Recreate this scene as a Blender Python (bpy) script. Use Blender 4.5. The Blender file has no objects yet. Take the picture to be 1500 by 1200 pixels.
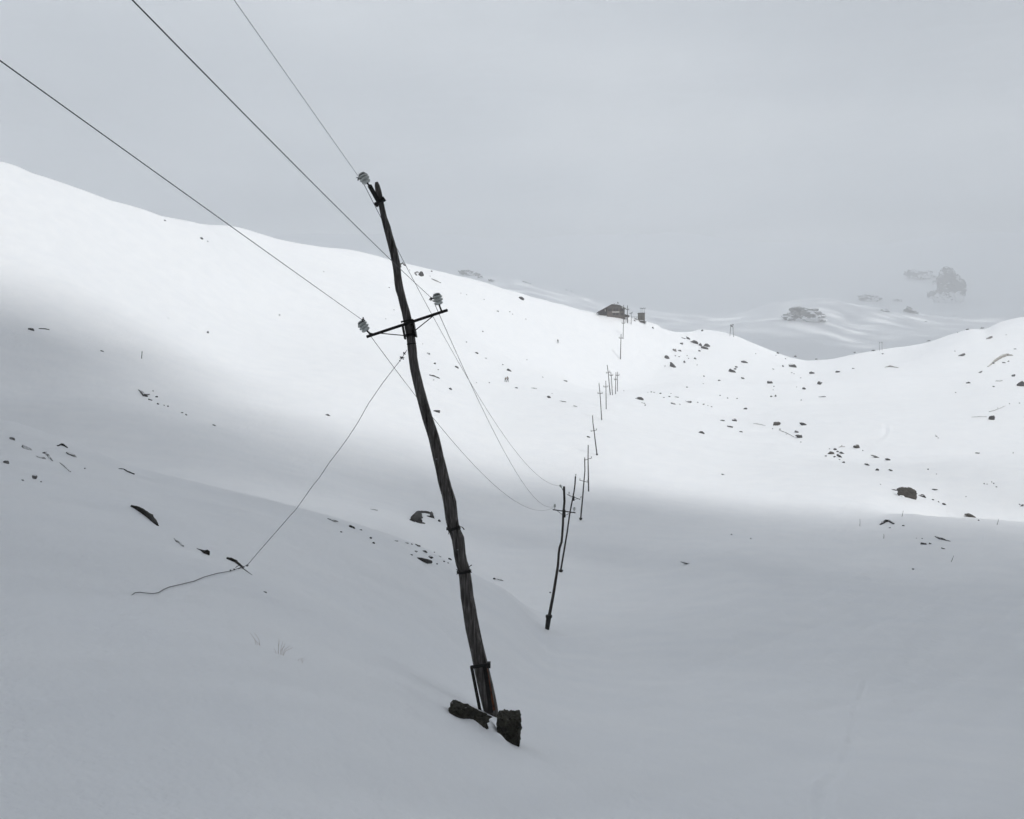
import bpy, bmesh, math, random
import numpy as np
from mathutils import Vector, Matrix

SC = bpy.context.scene
COL = SC.collection
rnd = random.Random(7)

# ------------------------------------------------------------------ camera, sky, sun, exposure
FPX, CX, HY = 1472.0, 750.0, 560.0          # focal length, centre column and horizon row of a 1500 x 1200 frame
cam_d = bpy.data.cameras.new('camera')
cam_d.sensor_width = 36.0
cam_d.lens = 36.0 * FPX / 1500.0
cam_d.shift_y = (HY - 600.0) / 1500.0
cam_d.clip_start, cam_d.clip_end = 0.1, 30000.0
cam = bpy.data.objects.new('camera', cam_d); COL.objects.link(cam)
cam.rotation_euler = (math.radians(90), 0, 0)
SC.camera = cam

SUN_DIR = Vector((0.85, -1.0, 0.0)).normalized() * math.cos(math.radians(52)) + Vector((0, 0, math.sin(math.radians(52))))
SUN_EL = math.radians(52)
SUN_ROT = math.atan2(SUN_DIR.x, SUN_DIR.y)

world = bpy.data.worlds.new('World'); SC.world = world
world.use_nodes = True
wn, wl = world.node_tree.nodes, world.node_tree.links
wn.clear()
w_out = wn.new('ShaderNodeOutputWorld'); w_bg = wn.new('ShaderNodeBackground')
w_sky = wn.new('ShaderNodeTexSky'); w_sky.sky_type = 'NISHITA'; w_sky.sun_disc = False
w_sky.sun_elevation = SUN_EL; w_sky.sun_rotation = SUN_ROT
w_tc = wn.new('ShaderNodeTexCoord'); w_no = wn.new('ShaderNodeTexNoise'); w_ra = wn.new('ShaderNodeValToRGB'); w_mx = wn.new('ShaderNodeMix')
w_mx.data_type = 'RGBA'
w_no.inputs['Scale'].default_value = 2.3; w_no.inputs['Detail'].default_value = 3.0; w_no.inputs['Roughness'].default_value = 0.5
OV = 0.8                                     # grey of the overcast, divided by the strength below
w_ra.color_ramp.elements[0].position = 0.28; w_ra.color_ramp.elements[0].color = (OV*.83, OV*.885, OV*.96, 1)
w_ra.color_ramp.elements[1].position = 0.72; w_ra.color_ramp.elements[1].color = (OV*1.09, OV*1.13, OV*1.17, 1)
w_mx.inputs['Factor'].default_value = 0.93
w_bg.inputs['Strength'].default_value = 0.1
wl.new(w_tc.outputs['Generated'], w_no.inputs['Vector'])
wl.new(w_no.outputs['Fac'], w_ra.inputs['Fac'])
wl.new(w_sky.outputs['Color'], w_mx.inputs['A']); wl.new(w_ra.outputs['Color'], w_mx.inputs['B'])
wl.new(w_mx.outputs['Result'], w_bg.inputs['Color']); wl.new(w_bg.outputs['Background'], w_out.inputs['Surface'])

sun_d = bpy.data.lights.new('sun', 'SUN'); sun_d.energy = 3.65; sun_d.angle = math.radians(1.7); sun_d.color = (1.0, 0.978, 0.942)
sun = bpy.data.objects.new('sun', sun_d); COL.objects.link(sun)
sun.rotation_euler = SUN_DIR.to_track_quat('Z', 'Y').to_euler()

SC.view_settings.view_transform = 'Standard'
SC.view_settings.look = 'None'
SC.view_settings.gamma = 1.0
SC.view_settings.exposure = -0.13
SC.view_settings.use_curve_mapping = False
SC.render.engine = 'CYCLES'
cy = SC.cycles
cy.use_denoising = True
cy.max_bounces = 10; cy.diffuse_bounces = 3; cy.glossy_bounces = 2; cy.transmission_bounces = 3
cy.volume_bounces = 5; cy.transparent_max_bounces = 8
cy.use_adaptive_sampling = True; cy.adaptive_threshold = 0.02

# ------------------------------------------------------------------ materials
def mat(name):
    m = bpy.data.materials.new(name); m.use_nodes = True
    nt = m.node_tree
    return m, nt, nt.nodes['Principled BSDF']

def ramp(nt, fac, stops):
    r = nt.nodes.new('ShaderNodeValToRGB')
    while len(r.color_ramp.elements) < len(stops): r.color_ramp.elements.new(0.5)
    for e, (p, c) in zip(r.color_ramp.elements, stops): e.position = p; e.color = (*c, 1)
    nt.links.new(fac, r.inputs['Fac'])
    return r.outputs['Color']

def noise(nt, scale, detail=4, rough=.55, coord='Object', stretch=None, dist=0.0):
    tc = nt.nodes.new('ShaderNodeTexCoord'); n = nt.nodes.new('ShaderNodeTexNoise')
    n.inputs['Scale'].default_value = scale; n.inputs['Detail'].default_value = detail; n.inputs['Roughness'].default_value = rough
    n.inputs['Distortion'].default_value = dist
    src = tc.outputs[coord]
    if stretch:
        mp = nt.nodes.new('ShaderNodeMapping'); mp.inputs['Scale'].default_value = stretch
        nt.links.new(src, mp.inputs['Vector']); src = mp.outputs['Vector']
    nt.links.new(src, n.inputs['Vector'])
    return n.outputs['Fac']

def bump(nt, bs, height, strength, dist):
    b = nt.nodes.new('ShaderNodeBump'); b.inputs['Strength'].default_value = strength; b.inputs['Distance'].default_value = dist
    nt.links.new(height, b.inputs['Height']); nt.links.new(b.outputs['Normal'], bs.inputs['Normal'])

def simple(name, c1, c2, scale=8, rough=.8, bmp=.3, bd=.01, metal=0, stretch=None, spec=.3):
    m, nt, bs = mat(name)
    f = noise(nt, scale, 5, .6, 'Object', stretch)
    nt.links.new(ramp(nt, f, [(.3, c1), (.7, c2)]), bs.inputs['Base Color'])
    bs.inputs['Roughness'].default_value = rough; bs.inputs['Metallic'].default_value = metal
    bs.inputs['Specular IOR Level'].default_value = spec
    if bmp: bump(nt, bs, f, bmp, bd)
    return m

def snow_material():
    m, nt, bs = mat('snow')
    a = noise(nt, .35, 4, .55)
    nt.links.new(ramp(nt, a, [(.3, (.82, .845, .88)), (.7, (.86, .88, .905))]), bs.inputs['Base Color'])
    bs.inputs['Roughness'].default_value = .62; bs.inputs['Specular IOR Level'].default_value = .25
    bs.inputs['Sheen Weight'].default_value = .05
    g = noise(nt, 22, 3, .6); h = noise(nt, 2.2, 4, .55, 'Object', (1.0, .42, 1))
    ad = nt.nodes.new('ShaderNodeMath'); ad.operation = 'MULTIPLY_ADD'; ad.inputs[1].default_value = .12
    nt.links.new(g, ad.inputs[0]); nt.links.new(h, ad.inputs[2])
    bump(nt, bs, ad.outputs[0], .8, .085)
    return m

def rock_material(name, c1, c2, snow_lo, snow_hi, scale=3.0, snow=True):
    """rock with snow lying on the faces that look up"""
    m, nt, bs = mat(name)
    f = noise(nt, scale, 6, .65)
    base = ramp(nt, f, [(.3, c1), (.72, c2)])
    bs.inputs['Roughness'].default_value = .88; bs.inputs['Specular IOR Level'].default_value = .2
    bump(nt, bs, f, .6, .08)
    if not snow:
        nt.links.new(base, bs.inputs['Base Color']); return m
    ge = nt.nodes.new('ShaderNodeNewGeometry'); se = nt.nodes.new('ShaderNodeSeparateXYZ')
    nt.links.new(ge.outputs['Normal'], se.inputs['Vector'])
    n2 = noise(nt, scale * 1.3, 5, .65)
    ma = nt.nodes.new('ShaderNodeMath'); ma.operation = 'MULTIPLY_ADD'; ma.inputs[1].default_value = .9
    nt.links.new(n2, ma.inputs[0]); nt.links.new(se.outputs['Z'], ma.inputs[2])
    mr = nt.nodes.new('ShaderNodeMapRange'); mr.inputs['From Min'].default_value = snow_lo; mr.inputs['From Max'].default_value = snow_hi
    nt.links.new(ma.outputs[0], mr.inputs['Value'])
    mx = nt.nodes.new('ShaderNodeMix'); mx.data_type = 'RGBA'
    nt.links.new(mr.outputs['Result'], mx.inputs['Factor']); nt.links.new(base, mx.inputs['A'])
    mx.inputs['B'].default_value = (.84, .86, .89, 1)
    nt.links.new(mx.outputs['Result'], bs.inputs['Base Color'])
    return m

def wood_material(name, c1, c2, c3, crack):
    m, nt, bs = mat(name)
    f = noise(nt, 9, 6, .65, 'Object', (5, 5, .45), .4)
    g = noise(nt, 3.0, 4, .6, 'Object', (9, 9, .22), .2)
    col = ramp(nt, f, [(.25, c1), (.52, c2), (.8, c3)])
    mx = nt.nodes.new('ShaderNodeMix'); mx.data_type = 'RGBA'; mx.blend_type = 'MULTIPLY'; mx.inputs['Factor'].default_value = crack
    nt.links.new(col, mx.inputs['A']); nt.links.new(ramp(nt, g, [(.36, (.12, .1, .09)), (.47, (1, 1, 1))]), mx.inputs['B'])
    nt.links.new(mx.outputs['Result'], bs.inputs['Base Color'])
    bs.inputs['Roughness'].default_value = .86; bs.inputs['Specular IOR Level'].default_value = .2
    bump(nt, bs, f, .8, .012)
    return m

M = {}
M['snow'] = snow_material()
M['rock_dark'] = rock_material('dark_rock', (.011, .011, .013), (.045, .043, .042), 1.22, 1.42, 2.2)
M['rock_brown'] = rock_material('brown_rock', (.035, .031, .026), (.085, .076, .064), 1.28, 1.45, 1.8)
M['rock_grey'] = rock_material('grey_rock', (.10, .10, .10), (.30, .29, .28), .95, 1.35, 3.0)
M['rock_turf'] = rock_material('withered_turf', (.15, .135, .115), (.36, .345, .32), .9, 1.35, 4.0)
def far_rock():
    """bare cliff crossed by snow gullies and ledges"""
    m, nt, bs = mat('mountain_rock')
    base = ramp(nt, noise(nt, .05, 6, .65), [(.3, (.035, .036, .04)), (.72, (.10, .10, .104))])
    g = noise(nt, .045, 8, .68, 'Object', (1, 1, 1.7), 1.2); ge = nt.nodes.new('ShaderNodeNewGeometry'); se = nt.nodes.new('ShaderNodeSeparateXYZ')
    nt.links.new(ge.outputs['Normal'], se.inputs['Vector'])
    ma = nt.nodes.new('ShaderNodeMath'); ma.operation = 'MULTIPLY_ADD'; ma.inputs[1].default_value = .16
    nt.links.new(se.outputs['Z'], ma.inputs[0]); nt.links.new(g, ma.inputs[2])
    mr = nt.nodes.new('ShaderNodeMapRange'); mr.inputs['From Min'].default_value = .56; mr.inputs['From Max'].default_value = .66
    tc = nt.nodes.new('ShaderNodeTexCoord'); sz = nt.nodes.new('ShaderNodeSeparateXYZ'); nt.links.new(tc.outputs['Generated'], sz.inputs['Vector'])
    lo = nt.nodes.new('ShaderNodeMapRange'); lo.inputs['From Min'].default_value = .58; lo.inputs['From Max'].default_value = .36; lo.inputs['To Max'].default_value = .26
    nt.links.new(sz.outputs['Z'], lo.inputs['Value'])
    a2 = nt.nodes.new('ShaderNodeMath'); nt.links.new(ma.outputs[0], a2.inputs[0]); nt.links.new(lo.outputs['Result'], a2.inputs[1])
    nt.links.new(a2.outputs[0], mr.inputs['Value'])
    mx = nt.nodes.new('ShaderNodeMix'); mx.data_type = 'RGBA'; mx.inputs['B'].default_value = (.84, .86, .89, 1)
    nt.links.new(mr.outputs['Result'], mx.inputs['Factor']); nt.links.new(base, mx.inputs['A']); nt.links.new(mx.outputs['Result'], bs.inputs['Base Color'])
    bs.inputs['Roughness'].default_value = .9; bs.inputs['Specular IOR Level'].default_value = .1
    return m
M['rock_far'] = far_rock()
M['rock_bare'] = rock_material('bare_black_rock', (.010, .010, .009), (.05, .047, .042), 0, 0, 4.0, False)
M['concrete'] = rock_material('old_concrete', (.008, .008, .006), (.08, .077, .06), 1.50, 1.62, 9.0)
M['wood'] = wood_material('weathered_pole_wood', (.026, .023, .021), (.092, .085, .08), (.24, .23, .22), .85)
M['wood_far'] = wood_material('dark_pole_wood', (.02, .017, .015), (.045, .04, .036), (.08, .073, .066), .5)
M['iron'] = simple('blackened_iron', (.006, .006, .006), (.022, .02, .018), 30, .7, .3, .003, .3)
M['rust'] = simple('rusty_iron', (.02, .012, .008), (.20, .06, .018), 14, .85, .4, .003)
M['wire'] = simple('dull_wire', (.03, .03, .032), (.07, .07, .072), 20, .55, 0, 0, .5)
M['ceramic'] = simple('glazed_porcelain', (.40, .43, .41), (.66, .69, .67), 14, .3, 0, 0, 0, None, .5)
M['grass'] = simple('dry_grass', (.36, .29, .25), (.50, .42, .37), 5, .9, 0)
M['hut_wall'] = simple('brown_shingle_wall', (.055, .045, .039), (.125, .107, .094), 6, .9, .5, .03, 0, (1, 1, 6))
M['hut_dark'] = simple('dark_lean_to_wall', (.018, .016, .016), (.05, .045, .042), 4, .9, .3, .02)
M['hut_stone'] = simple('stone_base', (.05, .04, .034), (.13, .105, .09), 5, .95, .5, .04)
M['roof'] = simple('dark_roof', (.012, .011, .011), (.03, .028, .027), 4, .8, .2, .02)
M['window_glass'] = simple('window_glass', (.004, .004, .005), (.008, .008, .009), 3, .5, 0, 0, 0, None, .15)
M['window_frame'] = simple('brown_frame', (.03, .022, .018), (.05, .04, .034), 8, .8, 0)
M['shutter'] = simple('red_brown_shutter', (.05, .018, .014), (.09, .035, .026), 8, .8, 0)
M['white_board'] = simple('white_board', (.62, .60, .56), (.74, .72, .68), 5, .7, 0)
M['cabin_wall'] = simple('olive_grey_boards', (.045, .042, .032), (.10, .095, .075), 5, .9, .4, .02, 0, (6, 6, 1))
M['steel'] = simple('grey_steel', (.16, .165, .17), (.24, .245, .25), 6, .6, 0, 0, .4)
M['cloth_dark'] = simple('dark_clothes', (.008, .008, .01), (.018, .018, .022), 9, .9, 0)
M['cloth_red'] = simple('reddish_jacket', (.045, .022, .018), (.08, .045, .035), 9, .9, 0)
M['skin'] = simple('skin', (.36, .22, .16), (.42, .27, .20), 9, .6, 0)
M['pack'] = simple('pale_backpack', (.22, .17, .14), (.32, .26, .22), 9, .9, 0)
def cloud_material(name, c, lo, hi, scale, off=(0, 0, 0)):
    """droplets that let part of the light through; thicker and thinner patches"""
    m = bpy.data.materials.new(name); m.use_nodes = True
    nt = m.node_tree; nt.nodes.clear()
    o = nt.nodes.new('ShaderNodeOutputMaterial'); d = nt.nodes.new('ShaderNodeBsdfDiffuse'); t = nt.nodes.new('ShaderNodeBsdfTranslucent'); x = nt.nodes.new('ShaderNodeMixShader')
    d.inputs['Color'].default_value = (*c, 1); t.inputs['Color'].default_value = (*c, 1)
    f = noise(nt, scale, 3, .5, 'Object', (1, 1, 1)); r = nt.nodes.new('ShaderNodeMapRange')
    nt.nodes['Mapping'].inputs['Location'].default_value = off
    r.inputs['From Min'].default_value = .32; r.inputs['From Max'].default_value = .68; r.inputs['To Min'].default_value = lo; r.inputs['To Max'].default_value = hi
    nt.links.new(f, r.inputs['Value']); nt.links.new(r.outputs['Result'], x.inputs[0])
    nt.links.new(d.outputs[0], x.inputs[1]); nt.links.new(t.outputs[0], x.inputs[2]); nt.links.new(x.outputs[0], o.inputs['Surface'])
    return m
M['cloud_thin'] = cloud_material('thin_cloud_water', (.915, .95, .99), .44, 1.02, .0006, (1700, 900, 0))
M['cloud'] = cloud_material('shade_tint_cloud', (.33, .46, .70), .04, .10, .002)  # dark blue chosen to dim and tint the light under the unseen clouds

# ------------------------------------------------------------------ scene helpers
def tag(o, label=None, cat=None, group=None, kind=None):
    if label: o['label'] = label
    if cat: o['category'] = cat
    if group: o['group'] = group
    if kind: o['kind'] = kind
    return o

def thing(name, loc, label, cat, group=None):
    o = bpy.data.objects.new(name, None); o.empty_display_size = .2
    o.location = loc; COL.objects.link(o)
    return tag(o, label, cat, group)

def wloc(o):
    v = Vector(o.location)
    while o.parent: o = o.parent; v += Vector(o.location)
    return v

def frame(axis, ref=None):
    a = Vector(axis).normalized()
    r = Vector(ref) if ref is not None else (Vector((0, 1, 0)) if abs(a.y) < .8 else Vector((1, 0, 0)))
    u = (r - a * r.dot(a)).normalized(); v = a.cross(u)
    return a, u, v

class MB:
    def __init__(s): s.v = []; s.f = []
    def add(s, vs, fs):
        n = len(s.v); s.v += [tuple(p) for p in vs]; s.f += [tuple(i + n for i in f) for f in fs]; return s
    def tube(s, pts, rad, n=10, wob=0.0, seed=0, caps=True):
        pts = [Vector(p) for p in pts]; R = random.Random(seed)
        if not hasattr(rad, '__len__'): rad = [rad] * len(pts)
        wv = [1 + wob * R.uniform(-1, 1) for _ in range(n)]
        vs, fs = [], []; ref = None
        for i, p in enumerate(pts):
            t = pts[min(i + 1, len(pts) - 1)] - pts[max(i - 1, 0)]
            a, u, v = frame(t, ref); ref = u
            for k in range(n):
                an = 2 * math.pi * k / n; q = rad[i] * (wv[k] + (wob * .5 * R.uniform(-1, 1) if wob else 0))
                vs.append(p + u * math.cos(an) * q + v * math.sin(an) * q)
        for i in range(len(pts) - 1):
            for k in range(n):
                b = i * n; j = (k + 1) % n
                fs.append((b + k, b + j, b + n + j, b + n + k))
        if caps: fs += [tuple(reversed(range(n))), tuple(range((len(pts) - 1) * n, len(pts) * n))]
        return s.add(vs, fs)
    def box(s, c, size, ax=None, bev=0.0):
        c = Vector(c); X, Y, Z = ax if ax else (Vector((1, 0, 0)), Vector((0, 1, 0)), Vector((0, 0, 1)))
        h = [q / 2 for q in size]
        vs = [c + X * (sx * h[0]) + Y * (sy * h[1]) + Z * (sz * h[2]) for sz in (-1, 1) for sy in (-1, 1) for sx in (-1, 1)]
        return s.add(vs, [(0, 2, 3, 1), (4, 5, 7, 6), (0, 1, 5, 4), (2, 6, 7, 3), (0, 4, 6, 2), (1, 3, 7, 5)])
    def beam(s, a, b, w, d, ref=None):
        a, b = Vector(a), Vector(b); ax, u, v = frame(b - a, ref)
        return s.box((a + b) / 2, (w, d, (b - a).length), (v, u, ax))
    def lathe(s, base, axis, prof, n=20):
        base = Vector(base); a, u, v = frame(axis); vs, fs = [], []
        for h, r in prof:
            for k in range(n):
                an = 2 * math.pi * k / n
                vs.append(base + a * h + u * math.cos(an) * r + v * math.sin(an) * r)
        for i in range(len(prof) - 1):
            for k in range(n):
                j = (k + 1) % n
                fs.append((i * n + k, i * n + j, i * n + n + j, i * n + n + k))
        fs += [tuple(reversed(range(n))), tuple(range((len(prof) - 1) * n, len(prof) * n))]
        return s.add(vs, fs)
    def prism(s, poly, ext):
        ext = Vector(ext); n = len(poly)
        vs = [Vector(p) for p in poly] + [Vector(p) + ext for p in poly]
        fs = [tuple(range(n)), tuple(reversed(range(n, 2 * n)))] + [(k, n + k, n + (k + 1) % n, (k + 1) % n) for k in range(n)]
        return s.add(vs, fs)
    def build(s, name, m, parent=None, loc=None, smooth=False):
        me = bpy.data.meshes.new(name)
        off = wloc(parent) if parent else Vector(loc if loc is not None else (0, 0, 0))
        me.from_pydata([(x - off.x, y - off.y, z - off.z) for x, y, z in s.v], [], s.f); me.validate()
        bm = bmesh.new(); bm.from_mesh(me); bmesh.ops.recalc_face_normals(bm, faces=bm.faces); bm.to_mesh(me); bm.free()
        me.materials.append(m)
        if smooth: me.shade_smooth()
        o = bpy.data.objects.new(name, me); COL.objects.link(o)
        if parent: o.parent = parent
        else: o.location = off
        return o

def copy_tree(o, parent=None):
    c = o.copy(); COL.objects.link(c); c.parent = parent
    for ch in [q for q in bpy.data.objects if q.parent == o]: copy_tree(ch, c)
    return c

def P(px, py, y):                            # the place seen in column px, row py at distance y in front of the camera
    return Vector(((px - CX) / FPX * y, y, (HY - py) / FPX * y))

# ------------------------------------------------------------------ terrain
def pchip(x, y, q):
    x = np.asarray(x, float); y = np.asarray(y, float)
    h = np.diff(x); d = np.diff(y) / h; m = np.zeros_like(y)
    w1 = 2 * h[1:] + h[:-1]; w2 = h[1:] + 2 * h[:-1]
    same = d[1:] * d[:-1] > 0
    with np.errstate(divide='ignore', invalid='ignore'):
        hm = (w1 + w2) / (w1 / d[:-1] + w2 / d[1:])
    m[1:-1] = np.where(same, hm, 0); m[0] = d[0]; m[-1] = d[-1]
    i = np.clip(np.searchsorted(x, q) - 1, 0, len(x) - 2)
    t = (q - x[i]) / h[i]
    return ((1 + 2*t)*(1-t)**2*y[i] + t*(1-t)**2*h[i]*m[i] + t*t*(3-2*t)*y[i+1] + t*t*(t-1)*h[i]*m[i+1])

def perlin(x, y, seed):
    xi = np.floor(x).astype(np.int64); yi = np.floor(y).astype(np.int64); xf = x - xi; yf = y - yi
    def g(ix, iy, dx, dy):
        hsh = (ix * 374761393 + iy * 668265263 + seed * 974634721) & 0x7fffffff
        hsh = ((hsh ^ (hsh >> 13)) * 1274126177) & 0x7fffffff
        an = ((hsh ^ (hsh >> 16)) & 0xffff) * (2 * np.pi / 65536)
        return np.cos(an) * dx + np.sin(an) * dy
    u = xf*xf*xf*(xf*(xf*6-15)+10); v = yf*yf*yf*(yf*(yf*6-15)+10)
    a = g(xi, yi, xf, yf) * (1-u) + g(xi+1, yi, xf-1, yf) * u
    b = g(xi, yi+1, xf, yf-1) * (1-u) + g(xi+1, yi+1, xf-1, yf-1) * u
    return (a * (1-v) + b * v) * 1.5

# the side and back of the bowl: (distance, height) of each line of the terrain at five bearings
KEYS = ['k1','k2','k3','S','V','W1','W2','H','W3','W4','W5','D5','SK','DIP','M1','M1d','F1','F2','F3','F4','F5','END']
RS = [4,10,20,35,55,90,130,155,185,240,280,320,390,560,900,1200,1500,2000,2700,3600,5000,6500]
SIDE = {
 -55: [-1.4,-1.2,-.6,0,-3,-2,8,16,27,48,62,66,90,80,100,100,130,200,260,330,380,380],
 -95: [-1.5,-1,0,1.5,2,6,16,24,34,52,64,72,95,100,120,130,160,220,280,340,380,380],
 180: [-1.75,-1.9,-1.9,-1.6,-.5,3,8,12,17,27,35,43,58,80,110,130,160,220,280,340,380,380],
  95: [-2.6,-4,-6.3,-9.5,-13,-17,-19,-19,-17,-10,-3,6,24,40,60,80,120,200,280,340,380,380],
  55: [-2.6,-4.1,-6.5,-9.8,-13.2,-16.5,-18.5,-18.5,-17,-8,1,10,30,20,40,60,120,200,280,340,380,380]}
# the part in view: (column, distance, row) of each line of the terrain
SKY = [(0,380,262),(150,375,300),(250,372,322),(300,368,327.5),(340,365,330),(380,360,340),(420,357,352),(500,365,365),(560,372,379),(600,380,388),
 (650,385,399),(700,390,412),(760,395,428),(800,405,440),(840,418,453),(862,426,459.5),(880,432,464),(910,434,465.6),(940,436,471.6),(955,442,475),(970,455,481),(985,480,487),
 (1000,510,487),(1028,540,484.5),(1050,540,486),(1075,540,490),(1100,540,499),(1130,542,510),(1165,545,522),(1185,550,525),(1210,550,524.5),(1260,545,516),
 (1300,540,510),(1330,540,505.5),(1360,540,499),(1400,540,485.5),(1425,535,479.5),(1440,535,480.5),(1465,540,472),(1500,540,466.5)]
FRONT = {
 'k1': [(0,4,1265),(375,4,1290),(735,4,1400),(1100,4,1500),(1500,4,1520)],
 'k2': [(0,10,846),(375,10,926),(560,10,1010),(735,10,1108),(900,10,1150),(1100,10,1180),(1500,10,1235)],
 'k3': [(0,19,694),(200,19,740),(375,19,800),(560,19,890),(735,19,1000),(900,19,1050),(1100,20,1068),(1500,20,1100)],
 'S':  [(0,30,625),(75,30,645),(200,30,692),(375,31,735),(490,33,765),(600,36,797),(660,42,826),(735,48,860),(803,53,905),(900,56,902),(1100,58,888),(1500,55,915)],
 'V':  [(0,55,760),(200,52,800),(375,50,840),(560,50,862),(660,56,872),(735,60,886),(803,62,882),(900,66,878),(1100,70,858),(1500,74,872)],
 'W1': [(0,110,640),(200,92,700),(375,78,748),(490,74,772),(600,72,800),(660,74,828),(735,76,842),(803,78,836),(900,84,830),(1100,88,818),(1300,95,826),(1500,96,832)],
 'W2': [(0,140,560),(200,132,605),(375,122,662),(600,122,712),(735,122,742),(880,121,756),(1100,130,762),(1250,130,768),(1340,130,762),(1420,130,767),(1500,130,771),(1600,130,775)],
 'H':  [(0,156,510),(375,150,608),(600,152,652),(735,153,695),(880,152,714),(1100,158,728),(1250,160,732),(1320,162,745),(1400,165,772),(1500,168,778),(1600,165,780)],
 'W3': [(0,172,460),(200,175,510),(375,180,560),(600,182,600),(735,186,635),(880,190,648),(1100,192,688),(1300,200,692),(1500,202,696)],
 'W4': [(0,208,350),(200,222,400),(375,235,475),(600,252,510),(735,262,560),(880,272,579),(1000,275,606),(1100,282,622),(1300,292,612),(1500,295,614)],
 'W5': [(0,250,233),(60,254,254),(120,260,275),(240,282,315),(300,292,329),(340,297,350),(400,302,385),(500,306,420),(600,312,445),(735,325,515),(880,345,571),(1000,362,560),(1100,385,560),(1300,405,552),(1500,405,545)],
 'D5': [(0,310,275),(240,325,328),(300,328,340),(340,330,340),(400,329,364),(500,335,392),(600,346,415),(735,360,455),(880,386,515),(1000,440,520),(1100,462,528),(1185,475,540),(1300,472,529),(1430,470,503),(1500,470,503)],
 'SK': SKY,
 'DIP': [(p, r + 170, y + 45) for p, r, y in SKY],
 'M1': [(0,900,400),(400,900,450),(600,900,470),(900,900,495),(1050,900,506),(1130,930,497),(1200,960,503),(1260,960,516),(1400,950,515),(1500,950,505)],
 'M1d':[(0,1250,420),(400,1250,470),(600,1250,460),(900,1250,505),(1050,1250,520),(1130,1250,515),(1200,1250,518),(1260,1250,525),(1400,1250,525),(1500,1250,510)],
 'F1': [(0,1500,400),(600,1500,440),(750,1500,448),(900,1500,475),(1050,1550,490),(1140,1600,476),(1200,1600,478),(1260,1600,490),(1380,1600,492),(1500,1600,480)],
 'F2': [(0,2050,380),(600,2050,402),(750,2050,412),(900,2050,450),(1050,2050,468),(1140,2050,447),(1200,2050,441),(1260,2050,452),(1380,2100,470),(1500,2100,470)],
 'F3': [(0,2700,370),(600,2700,385),(750,2700,398),(900,2700,428),(1050,2700,446),(1200,2700,446),(1300,2700,452),(1380,2800,458),(1500,2800,450)],
 'F4': [(0,3600,360),(600,3600,370),(750,3600,380),(900,3600,396),(1050,3600,405),(1200,3600,408),(1380,3700,402),(1500,3700,405)],
 'F5': [(0,5000,350),(750,5000,355),(1050,5000,362),(1380,5000,345),(1500,5000,350)],
 'END':[(0,6500,385),(750,6500,388),(1500,6500,385)]}

NA_F, NA_B, NR = 1000, 220, 780
azg = np.concatenate([np.linspace(-36, 36, NA_F), np.linspace(36, 324, NA_B + 2)[1:-1]])   # degrees, 0 = straight ahead, clockwise
azg_s = np.where(azg > 180, azg - 360, azg)
lrg = np.linspace(math.log(.7), math.log(6500), NR)
kr, ke = [], []
for i, k in enumerate(KEYS):
    kn = []
    for px, r, py in FRONT[k]:
        a = math.atan((px - CX) / FPX); kn.append((math.degrees(a), math.log(r), (HY - py) / FPX * math.cos(a)))
    for a, zs in SIDE.items(): kn.append((a, math.log(RS[i]), zs[i] / RS[i]))
    kn.sort(); kn = [(a - 360, l, e) for a, l, e in kn[-3:]] + kn + [(a + 360, l, e) for a, l, e in kn[:3]]
    aa, ll, ee = map(np.array, zip(*kn))
    kr.append(pchip(aa, ll, azg_s)); ke.append(pchip(aa, ee, azg_s))
kr = np.array(kr); ke = np.array(ke)
Z = np.zeros((len(azg), NR))
for j in range(len(azg)):
    lr = np.concatenate([[math.log(.6), math.log(1.2)], kr[:, j]]); lr = np.maximum.accumulate(lr + np.arange(len(lr)) * 1e-4)
    zz = np.concatenate([[-1.62, -1.64], ke[:, j] * np.exp(kr[:, j])])
    Z[j] = pchip(lr, zz, lrg)
Rg = np.exp(lrg)[None, :]; AZ = np.radians(azg)[:, None]
Xg = Rg * np.sin(AZ); Yg = Rg * np.cos(AZ)

def smooth(a, b, x): t = np.clip((x - a) / (b - a), 0, 1); return t * t * (3 - 2 * t)
kern = np.exp(-.5 * (np.arange(-70, 71) / 24.0) ** 2); kern /= kern.sum()
near = (1 - smooth(17, 28, Rg))
nn = int(np.searchsorted(lrg, math.log(29)))
for i in range(nn):                                 # round off the lines between the bearings close to the viewer
    f = Z[:NA_F, i]; g = np.convolve(np.concatenate([f[0] + (f[0] - f[70:0:-1]), f, f[-1] + (f[-1] - f[-2:-72:-1])]), kern, 'valid')
    ed = np.minimum(1, np.minimum(np.arange(NA_F), np.arange(NA_F)[::-1]) / 60.0)
    Z[:NA_F, i] = f + (g - f) * near[0, i] * ed
# wind-packed drifts and swells
for lam, amp, lo, sd in ((1100, 95.0, 3800, 7), (300, 7.0, 1400, 1), (120, 2.2, 170, 2), (60, .9, 150, 8), (45, .62, 70, 3), (18, .17, 24, 4), (7, .045, 6, 5)):
    w = smooth(lo * .6, lo * 1.6, Rg)
    Z += w * amp * (perlin(Xg / lam, Yg / lam, sd) + .4 * perlin(Xg / lam * 2.1, Yg / lam * 2.1, sd + 20))
Z += smooth(170, 240, Rg) * (1 - smooth(380, 470, Rg)) * 1.15 * (perlin(Xg / 58, Yg / 74, 41) + .4 * perlin(Xg / 26, Yg / 34, 42))
c, s = .87, .49                                     # drifts run down the slope, away from the viewer
U, V2 = Xg * s + Yg * c, Xg * c - Yg * s
for lu, lv, amp, sd in ((9, 1.5, .060, 11), (4.2, .55, .026, 12), (22, 4.2, .11, 13)):
    Z += amp * perlin(U / lu, V2 / lv, sd) * smooth(2, 7, Rg) * (1 - smooth(110, 240, Rg))
U3, V3 = Xg * .98 - Yg * .2, Xg * .2 + Yg * .98     # long streaks across the far slopes
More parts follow.
